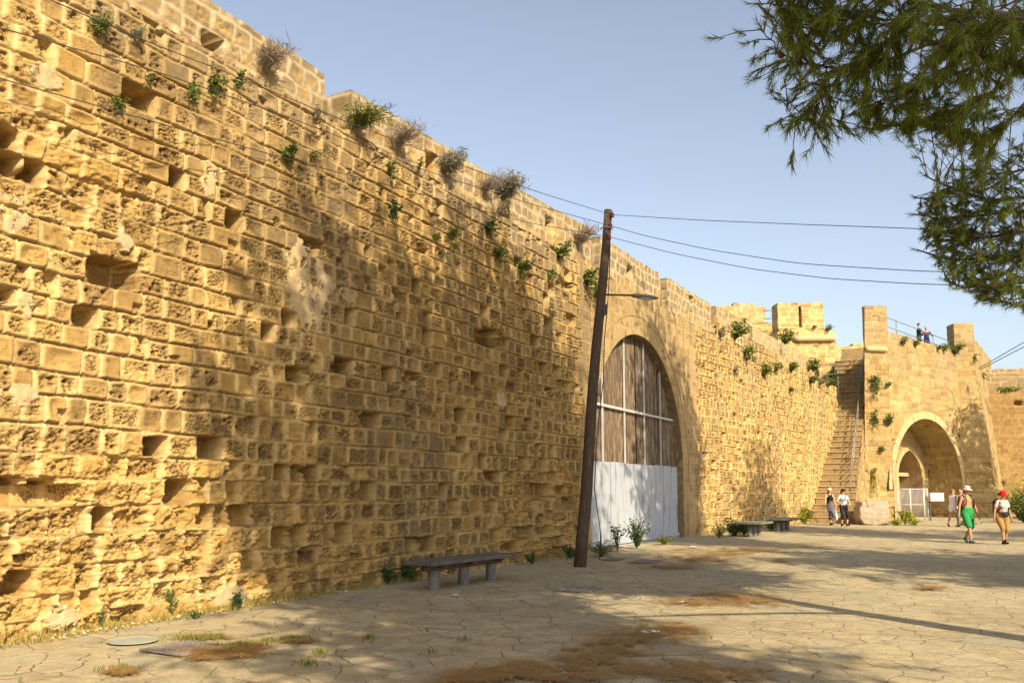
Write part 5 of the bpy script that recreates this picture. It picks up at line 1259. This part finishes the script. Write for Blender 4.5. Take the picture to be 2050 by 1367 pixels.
gp_('yellow weeds growing in front of the iron gate', 1812, 1050, .9, .9, 'leaf_yellow', 420, .13)
gp_('low yellow weeds right of the stone block', 1795, 1051, .7, .35, 'leaf_yellow', 240, .11)
gp_('yellow weeds at the second leaf of the iron gate', 1830, 1051, .7, .45, 'leaf_yellow', 260, .11)
gp_('low weeds at the tower foot behind the walking women', 1940, 1051, 1.3, .25, 'leaf', 240, .10)
gp_('large green shrub at the foot of the far wall', 2048, 1046, 2.4, 1.9, 'leaf', 1200, .16)
gp_('yellowing shrub above the green one at the far wall', 2045, 1042, 2.6, 2.6, 'leaf_yellow', 500, .15)
for (x, y, w_) in ((60, 1258, .2), (65, 1280, .12)):
    pass

# ================================================================== PEOPLE
def mat_cloth(name, c, c2=None, scale=20, rough=.85):
    m = mat_var(name, c, c2 or tuple(min(1, q*1.25) for q in c), rough=rough, scale=scale, bump=.15, bscale=60); return m
SK1 = mat_new('skin', (.55, .31, .20), .55); SK2 = mat_new('tanned_skin', (.42, .215, .12), .55)
def capsule(mb, a, b, ra, rb, n=12, flat=None):
    a, b = Vector(a), Vector(b); ax = b-a; L_ = ax.length; ax = ax.normalized() if L_ > 1e-6 else Vector((0, 0, 1))
    q = ax.to_track_quat('Z', 'X').to_matrix(); prof = []
    for i in range(5): t = -math.pi/2+math.pi/2*i/4.6; prof.append((max(ra*math.cos(t), .0005), ra*math.sin(t)))
    for i in range(1, 6): t = math.pi/2*(i-.4)/4.6; prof.append((max(rb*math.cos(t), .0005), L_+rb*math.sin(t)))
    mb.lathe(prof, a, n, M=q) if flat is None else mb.lathe(prof, a, n, sx=flat[0], sy=flat[1], M=q)
def ellip(mb, c, r, n=14, M_=None):
    vs = [(math.sin(math.pi*i/9) if 0 < i < 9 else .002, -math.cos(math.pi*i/9)) for i in range(10)]
    b = len(mb.v); mb.lathe(vs, (0, 0, 0), n)
    for k in range(b, len(mb.v)):
        v = Vector(mb.v[k]); v = Vector((v.x*r[0], v.y*r[1], v.z*r[2]))
        if M_: v = M_ @ v
        mb.v[k] = tuple(v+Vector(c))
def fuse(mb, name, mat, parent, vox=.012, sm=4):
    o = mb.build(name, mat, parent, smooth=True)
    r = o.modifiers.new('fuse', 'REMESH'); r.mode = 'VOXEL'; r.voxel_size = vox; r.use_smooth_shade = True
    s_ = o.modifiers.new('smooth', 'SMOOTH'); s_.factor = .5; s_.iterations = sm
    return o
def ik(a, b, l1, l2, pole):
    a, b = Vector(a), Vector(b); d = b-a; L_ = min(d.length, (l1+l2)*.995); dn = d.normalized(); k = (l1*l1-l2*l2+L_*L_)/(2*L_); h_ = math.sqrt(max(l1*l1-k*k, 0))
    p = Vector(pole)-dn*Vector(pole).dot(dn); p.normalize(); return a+dn*k+p*h_, a+dn*L_
def person(label, pos, face, H=1.7, skin=SK1, lf=(.09, .0, .0), rf=(-.09, .0, .0), lh=(.27, .05, .80), rh=(-.27, .05, .80), lean=0.0, head=(0, 0), girth=1.0, female=False,
           top=None, sleeves=0, shorts=None, short_to=.5, skirt=None, hair=None, hair_len=0, hat=None, shoes=None, glasses=False, cap=None, shoe_h=.05, necks=.0):
    """local frame: x = the person's left (+), y = forward, z = up, for a height of 1.7 m; face = heading the person looks to"""
    k = H/1.7; root = empty('person', tuple(pos), face-math.pi/2); root.scale = (k, k, k); tag(root, label, 'person')
    gw = girth; hipz = .90; pel = Vector((0, 0, hipz)); ch = Vector((0, lean*.45, 1.25)); nk = Vector((0, lean*.62, 1.42)); hd_ = Vector((0, lean*.75+.02, 1.575))
    hM = Matrix.Rotation(head[0], 3, 'Z') @ Matrix.Rotation(-head[1], 3, 'X')
    shl = {1: Vector((.165 if female else .185, lean*.58, 1.37)), -1: Vector((-.165 if female else -.185, lean*.58, 1.37))}
    mb = MB()
    # torso
    capsule(mb, (0, .0, .93), (0, lean*.2, 1.08), .125*gw, .118*gw, flat=(1.22, .92)); capsule(mb, (0, lean*.2, 1.08), ch, .112*gw, .130*gw, flat=(1.2, .86)); capsule(mb, ch, (0, lean*.55, 1.36), .125*gw, .085, flat=(1.3, .85))
    capsule(mb, shl[1]*.96, shl[-1]*.96, .055, .055); capsule(mb, (0, lean*.58, 1.36), hd_-Vector((0, .01, .06)), .058, .048)
    if female: 
        for sx in (1, -1): ellip(mb, (sx*.065*gw, lean*.45+.09*gw, 1.24), (.062*gw, .055*gw, .06*gw))
    for sx in (1, -1): ellip(mb, (sx*.07*gw, -.05, .90), (.085*gw, .09*gw, .09))
    # head with face
    def hv(x, y, z): return hd_ + hM @ Vector((x, y, z))
    ellip(mb, hv(0, -.005, .02), (.074, .092, .098), M_=hM); ellip(mb, hv(0, .022, -.045), (.054, .062, .062), M_=hM); capsule(mb, hv(0, .088, .012), hv(0, .106, -.022), .008, .014); ellip(mb, hv(0, .075, -.062), (.026, .016, .009), M_=hM)
    for sx in (1, -1): ellip(mb, hv(sx*.076, -.008, -.005), (.012, .022, .032), M_=hM)
    legs = {}; arms = {}
    for sx, ft in ((1, lf), (-1, rf)):
        hp = Vector((sx*.088*gw, 0, .88)); an_ = Vector((ft[0], ft[1], .085+ft[2])); kn, an_ = ik(hp, an_, .42, .41, (sx*.12, 1, 0)); legs[sx] = (hp, kn, an_)
        capsule(mb, hp, kn, .082*gw**.6, .052); capsule(mb, kn, kn.lerp(an_, .35), .052, .052); capsule(mb, kn.lerp(an_, .3), an_, .053, .034)
        pitch = ft[3] if len(ft) > 3 else 0; toe = an_ + Vector((sx*.02, .15*math.cos(pitch), -.06-.15*math.sin(pitch)+.02)); heel = an_+Vector((0, -.035*math.cos(pitch), -.05+.03*math.sin(pitch)))
        legs[sx] += (toe, heel); capsule(mb, heel, toe, .034, .026)
    for sx, hn in ((1, lh), (-1, rh)):
        el, wr = ik(shl[sx], hn, .285, .26, (sx*.6, -1, 0) if len(hn) < 4 else hn[3:6]); arms[sx] = (shl[sx], el, wr)
        capsule(mb, shl[sx], el, .048, .037); capsule(mb, el, wr, .038, .024)
        f = (wr-el).normalized(); side = f.cross(Vector((0, 0, 1))); side = side.normalized() if side.length > .2 else Vector((0, 1, 0)); fr = side.cross(f).normalized()
        if abs(f.z) > .75: side = Vector((0, 1, 0))-f*f.y; side.normalize()
        pal = wr+f*.05; capsule(mb, wr, wr+f*.085, .026, .030)
        inn_ = f.cross(side).normalized()*(1 if sx > 0 else -1)
        for q, (o_, l_) in enumerate(((.030, .062), (.010, .072), (-.010, .068), (-.028, .052))):
            b0 = wr+f*.085+side*o_; c0 = b0+f*l_*.55; c1 = c0+(f*.75+inn_*.5).normalized()*l_*.5
            capsule(mb, b0, c0, .0095, .009, 7); capsule(mb, c0, c1, .009, .0075, 7)
        tb = wr+f*.035+side*.026; t1 = tb+(f*.6+side*.8).normalized()*.04; capsule(mb, tb, t1, .012, .010, 7); capsule(mb, t1, t1+(f*.95+side*.2).normalized()*.03, .010, .008, 7)
    body = fuse(mb, 'body', skin, root, .009, 3)
    if top:
        mb = MB(); g1 = .016; zlo = top[1]
        capsule(mb, (0, .0, zlo+.09), (0, lean*.2, 1.08), .132*gw, .126*gw, flat=(1.22, .98)); capsule(mb, (0, lean*.2, 1.08), ch, .124*gw, .142*gw, flat=(1.2, .9)); capsule(mb, ch, (0, lean*.55, 1.335), .137*gw, .095, flat=(1.28, .88))
        if female:
            for sx in (1, -1): ellip(mb, (sx*.065*gw, lean*.45+.098*gw, 1.24), (.07*gw, .062*gw, .066*gw))
        if sleeves > 0:
            for sx in (1, -1):
                a_, e_, w_ = arms[sx]; capsule(mb, a_*.98, a_.lerp(e_, min(sleeves, 1)), .066, .060)
                if sleeves > 1: capsule(mb, e_, e_.lerp(w_, sleeves-1), .052, .040)
            capsule(mb, shl[1]*.9+Vector((0, 0, .13)), shl[-1]*.9+Vector((0, 0, .13)), .058, .058)
        else:
            for sx in (1, -1): capsule(mb, (sx*.095, lean*.5+.06, 1.28), (sx*.105, lean*.58+.0, 1.42), .022, .020); capsule(mb, (sx*.105, lean*.58, 1.42), (sx*.09, lean*.5-.09, 1.30), .020, .022)
        fuse(mb, 'shirt', top[0], root, .012, 4)
    if shorts:
        mb = MB(); capsule(mb, (0, 0, .90), (0, lean*.1, 1.0), .138*gw, .130*gw, flat=(1.24, .96))
        for sx in (1, -1):
            hp, kn, an_ = legs[sx][:3]; f = short_to
            ellip(mb, (sx*.07*gw, -.055, .89), (.095*gw, .095*gw, .10))
            if f <= 1: capsule(mb, hp, hp.lerp(kn, f), .108*gw, .092*gw**.5)
            else: capsule(mb, hp, kn, .104*gw, .078); capsule(mb, kn, kn.lerp(an_, f-1), .078, .070 if f < 1.8 else .06)
        fuse(mb, 'shorts' if short_to < 1.6 else 'trousers', shorts, root, .012, 4)
    if skirt:
        mb = MB(); ka = (legs[1][1]+legs[-1][1])/2; an2 = (legs[1][2]+legs[-1][2])/2; lo = ka.lerp(an2, skirt[1])
        capsule(mb, (0, 0, 1.0), (0, 0, .88), .128, .150*gw, flat=(1.2, .95)); capsule(mb, (0, 0, .88), ka, .150, .125, flat=(1.2, 1)); capsule(mb, ka, lo, .125, .112, flat=(1.25, 1.05))
        for sx in (1, -1): capsule(mb, legs[sx][0], legs[sx][1].lerp(ka, .25), .10, .085); capsule(mb, legs[sx][1].lerp(ka, .25), legs[sx][1].lerp(legs[sx][2], skirt[1]), .085, .085)
        fuse(mb, 'skirt', skirt[0], root, .014, 5)
    if hair:
        mb = MB(); ellip(mb, hv(0, -.022, .032), (.084, .092, .100), M_=hM)
        if hair_len > 0:
            for sx in (-1, 0, 1):
                capsule(mb, hv(sx*.05, -.065, .02), hv(sx*.055, -.085, -hair_len*.5), .042, .045); capsule(mb, hv(sx*.055, -.085, -hair_len*.5), hv(sx*.05+(.03 if sx else 0), -.06, -hair_len), .045, .02)
            if hair_len > .25: capsule(mb, hv(.07, -.01, -.02), hv(.10, .05, -hair_len*.85), .03, .022)
        fuse(mb, 'hair', hair, root, .010, 3)
    if glasses:
        mb = MB()
        for sx in (1, -1): ellip(mb, hv(sx*.032, .082, .012), (.027, .014, .02), M_=hM)
        capsule(mb, hv(-.07, .05, .015), hv(.07, .05, .015), .008, .008); mb.build('sunglasses', M['black_plastic'], root, smooth=True)
    else:
        for sx in (1, -1):
            mb = MB(); ellip(mb, hv(sx*.030, .080, .012), (.011, .007, .007), 8, M_=hM); mb.build('eye', M['eye'], root, smooth=True)
    if hat:
        kind, m_ = hat; mb = MB(); top_ = hv(0, -.005, .06)
        if kind == 'brim': prof = [(.16, -.03), (.165, -.024), (.10, .0), (.094, .05), (.082, .085), (.03, .10), (.004, .102)]
        elif kind == 'bucket': prof = [(.118, -.055), (.12, -.048), (.10, .01), (.092, .05), (.07, .078), (.004, .085)]
        else: prof = [(.092, -.02), (.094, .0), (.09, .035), (.07, .065), (.03, .08), (.004, .083)]
        mb.lathe(prof, top_, 24, M=hM, sx=.92, sy=1.08)
        if kind == 'cap': capsule(mb, hv(-.03, .10, .055), hv(.03, .10, .055), .05, .05, flat=(.9, .35))
        mb.build('hat', m_, root, smooth=True)
    if shoes:
        for sx in (1, -1):
            mb = MB(); toe, heel, an_ = legs[sx][3], legs[sx][4], legs[sx][2]
            capsule(mb, heel-Vector((0, 0, .002)), toe, .043, .036, flat=(1.0, 1.0))
            if shoe_h > .04: capsule(mb, heel+Vector((0, .01, .01)), an_+Vector((0, 0, shoe_h-.05)), .045, .042)
            fuse(mb, 'shoe', shoes, root, .009, 2)
    return root, arms, legs, hv, k
M['black_plastic'] = mat_new('black_plastic', (.012, .012, .014), .2); M['eye'] = mat_new('eye', (.04, .025, .015), .3)
C_ = dict(black=mat_cloth('black_cloth', (.012, .012, .015)), grey=mat_cloth('grey_marl', (.09, .09, .105)), lgrey=mat_cloth('pale_grey_shirt', (.48, .49, .52), (.36, .40, .46)), green=mat_cloth('green_shorts', (.02, .20, .055), (.03, .26, .08)),
          white=mat_cloth('white_lace', (.70, .69, .74), (.80, .80, .84)), tan=mat_cloth('tan_cotton', (.26, .155, .045), (.31, .19, .06)), red=mat_cloth('red_hat', (.62, .012, .015)), khaki=mat_cloth('khaki_hat', (.42, .39, .32)),
          floral=mat_cloth('floral_blouse', (.66, .60, .58), (.50, .20, .18), 26), navy=mat_cloth('navy_shirt', (.02, .025, .09)), shoe=mat_cloth('black_shoe', (.018, .018, .02)), bshoe=mat_cloth('blue_grey_shoe', (.10, .13, .17)), cream=mat_cloth('cream_cap', (.62, .52, .38)), rust=mat_cloth('rust_shorts', (.30, .06, .04)))
HB = mat_var('brown_hair', (.05, .022, .012), (.09, .035, .02), scale=30, bump=.4, stretch=(1, 1, .2)); HD = mat_var('dark_hair', (.012, .010, .009), (.03, .022, .018), scale=30, bump=.4); HG = mat_var('blond_hair', (.13, .08, .04), (.19, .125, .06), scale=30, bump=.4)
def yaw(x, y): return math.atan2(y, x)
# two women at the foot of the stairs
g1 = gnd(1663, 1050); g2 = gnd(1690, 1052)
pw1 = person('woman in black tank top and grey skirt with long brown hair, holding a white bag', (g1.x, g1.y, 0), yaw(.15, -1), 1.70, SK1, lf=(.07, .14, 0), rf=(-.07, -.10, .02, .2), lh=(.33, .16, .80), rh=(-.27, .10, .74), female=True, girth=.92,
       top=(C_['black'], .93), skirt=(C_['grey'], .45), hair=HB, hair_len=.36, hat=('cap', C_['cream']), shoes=C_['shoe'], glasses=True, head=(-.3, 0))
pw2 = person('woman in pale grey T-shirt, black cropped trousers and black cap beside the stairs', (g2.x, g2.y, 0), yaw(.1, -1), 1.66, SK1, lf=(.10, -.02, 0), rf=(-.10, .10, 0), lh=(.24, .22, 1.02), rh=(-.20, .24, .98), female=True, girth=1.08,
       top=(C_['lgrey'], .86), sleeves=.55, shorts=C_['black'], short_to=1.35, hair=HD, hair_len=.08, hat=('cap', C_['black']), shoes=C_['shoe'], glasses=True)
def in_world(pr_, v): root = pr_[0]; return root.location + Matrix.Rotation(root.rotation_euler.z, 3, 'Z') @ (Vector(v)*pr_[4])
M['bag'] = mat_var('white_plastic_bag', (.72, .70, .66), (.60, .60, .56), scale=8, bump=.5, rough=.4)
def bag(label, w0, sc_=1.0, wide=1.0):
    root = empty('carrier_bag', tuple(w0)); tag(root, label, 'bag')
    mb = MB(); capsule(mb, (0, 0, -.20*sc_), (0, 0, -.34*sc_), .045*sc_, .085*sc_*wide, flat=(1.3, .75)); capsule(mb, (0, 0, -.34*sc_), (0, 0, -.42*sc_), .088*sc_*wide, .07*sc_*wide, flat=(1.3, .75)); fuse(mb, 'sack', M['bag'], root, .012, 3)
    mb = MB(); mb.tube([(0, 0, 0), (-.035, 0, -.1*sc_), (-.02, 0, -.2*sc_)], .008, 5); mb.tube([(0, 0, 0), (.035, 0, -.1*sc_), (.02, 0, -.2*sc_)], .008, 5); mb.build('handles', M['bag'], root)
bag('white plastic carrier bag hanging from the hand of the woman in black', in_world(pw1, pw1[1][-1][2])+Vector((-.02, 0, -.07)), 1.15, 1.15)
bag('slim white bag held between the two women at the stairs', in_world(pw1, pw1[1][1][2])+Vector((.0, 0, -.06)), .95, .55)
mb = MB(); v0 = in_world(pw2, (-.15, .0, 1.44)); pts = [in_world(pw2, q)-v0 for q in ((-.15, .0, 1.44), (-.09, .12, 1.38), (.03, .185, 1.2), (.14, .17, 1.02), (.22, .06, .92))]
mb.tube(pts, .012, 6); o = mb.build('shoulder_strap', C_['shoe'], None); o.location = v0; tag(o, 'thin dark bag strap across the pale grey T-shirt', 'bag strap')
# man in green shorts
gm = gnd(1940, 1086)
pm = person('shirtless man in green shorts and pale brimmed hat walking towards the camera', (gm.x, gm.y, 0), yaw(.25, -1), 1.72, SK2, lf=(.10, .20, 0), rf=(-.10, -.26, .05, .9), lh=(.33, .02, .80), rh=(-.33, .06, .82), girth=1.1,
       shorts=C_['green'], short_to=.92, hair=HG, hair_len=.0, hat=('brim', C_['khaki']), shoes=C_['bshoe'], glasses=False, head=(.15, .15))
def backpack(label, P, mat, w_=.15, d_=.10, z0=1.02, z1=1.34, sh=.12, yb=-.2, strapw=.018, gy=.135):
    base_ = in_world(P, (0, yb, z0)); rt = empty('backpack', tuple(base_), P[0].rotation_euler.z); rt.scale = (P[4],)*3; tag(rt, label, 'backpack')
    mb = MB(); capsule(mb, (0, 0, .02), (0, 0, z1-z0), d_, d_*.85, flat=(w_/d_, 1)); fuse(mb, 'pack', mat, rt, .012, 3)
    for sx in (1, -1):
        pts = [(sx*sh, yb+.04, z1-.02), (sx*sh*1.02, -.03, 1.455), (sx*sh*1.02, .075, 1.40), (sx*sh*1.1, gy, 1.27), (sx*sh*1.35, gy-.03, 1.13), (sx*sh*1.5, -.02, 1.03), (sx*sh*1.1, yb+.04, 1.0)]
        mb = MB(); mb.tube([Vector(q)-Vector((0, yb, z0)) for q in pts], strapw, 6); mb.build('strap', mat, rt, smooth=True)
backpack('black backpack on the shirtless man, straps over both shoulders', pm, C_['shoe'], gy=.15)
# woman with red hat
gr_ = gnd(2008, 1089)
pr_w = person('woman in red hat, flowered blouse and tan shorts walking at the right edge', (gr_.x, gr_.y, 0), yaw(.12, -1), 1.58, SK2, lf=(.14, .22, .03, -.5), rf=(-.08, -.05, 0), lh=(.29, .05, .82), rh=(-.31, .06, .80), lean=.12, girth=1.28, female=True,
       top=(C_['floral'], .88), sleeves=.6, shorts=C_['tan'], short_to=1.15, hair=HB, hair_len=.05, hat=('bucket', C_['red']), shoes=C_['shoe'], head=(.1, .55), shoe_h=.04)
backpack('dark backpack worn by the woman in the red hat', pr_w, C_['shoe'], gy=.20)
wb = in_world(pr_w, (0, .22, .98)); rt = empty('waist_bag', tuple(wb), pr_w[0].rotation_euler.z); tag(rt, 'black waist bag on the belly of the woman in the red hat', 'waist bag')
mb = MB(); capsule(mb, (-.07, 0, .0), (.07, 0, .0), .06, .06, flat=(1, .8)); capsule(mb, (-.03, 0, -.05), (.03, 0, -.05), .05, .05); fuse(mb, 'pouch', C_['shoe'], rt, .01, 3)
mb = MB(); mb.tube([(-.10, -.02, .03), (-.20, -.14, .06), (-.19, -.3, .07)], .014, 6); mb.tube([(.10, -.02, .03), (.20, -.14, .06), (.19, -.3, .07)], .014, 6); mb.build('belt', C_['shoe'], rt)
# woman in white and the hidden one
gw_ = gnd(1910, 1053)
person('blond woman in a white sleeveless playsuit striding past the tower', (gw_.x, gw_.y, 0), yaw(-.75, -.45)+math.pi, 1.66, SK2, lf=(.07, .36, 0), rf=(-.05, -.36, .03, .8), lh=(.22, -.10, .84), rh=(-.24, .12, .84), girth=1.05, female=True,
       top=(C_['white'], .86), shorts=C_['white'], short_to=.42, hair=HG, hair_len=.0, shoes=C_['shoe'], head=(-.9, 0), shoe_h=.03)
gh = gnd(1928, 1054)
person('woman with brown hair half hidden behind the man in green shorts', (gh.x, gh.y, 0), yaw(-.9, -.35), 1.70, SK1, lf=(.08, .15, 0), rf=(-.08, -.15, .02), female=True, top=(C_['white'], .86), sleeves=.6, shorts=C_['grey'], short_to=1.9, hair=HB, hair_len=.2, shoes=C_['shoe'], head=(0, .35))
# two people on the tower
zt1 = np.interp(tpx(1840, 665)[0], [0, t_end], [z_cur, z_cur2])-.26
def ontop(px): 
    q = onpl(px, 660, (T0.x-TN[0]*1.3, T0.y-TN[1]*1.3, 0), (TN[0], TN[1], 0)); return Vector((q.x, q.y, zt1))
for px_w, lab, args in ((1836, 'dark haired man in black T-shirt on the tower, taller of the pair', dict(H=1.78, top=(C_['black'], .86), sleeves=.6, shorts=C_['shoe'], short_to=1.95, hair=HD, lh=(.15, .42, 1.12), rh=(-.1, .40, 1.14), head=(0, .4))),
                      (1851, 'person in navy top on the tower, shorter of the pair', dict(H=1.66, top=(C_['navy'], .80), sleeves=1.5, shorts=C_['navy'], short_to=1.95, hair=HD, lh=(.18, .34, 1.18), rh=(-.18, .30, 1.12)))):
    v = ontop(px_w+3); hd2 = R_(-25) if px_w < 1840 else R_(-100)
    H_ = args.pop('H'); person(lab, tuple(v), hd2, H_, SK1, shoes=C_['shoe'], **args)
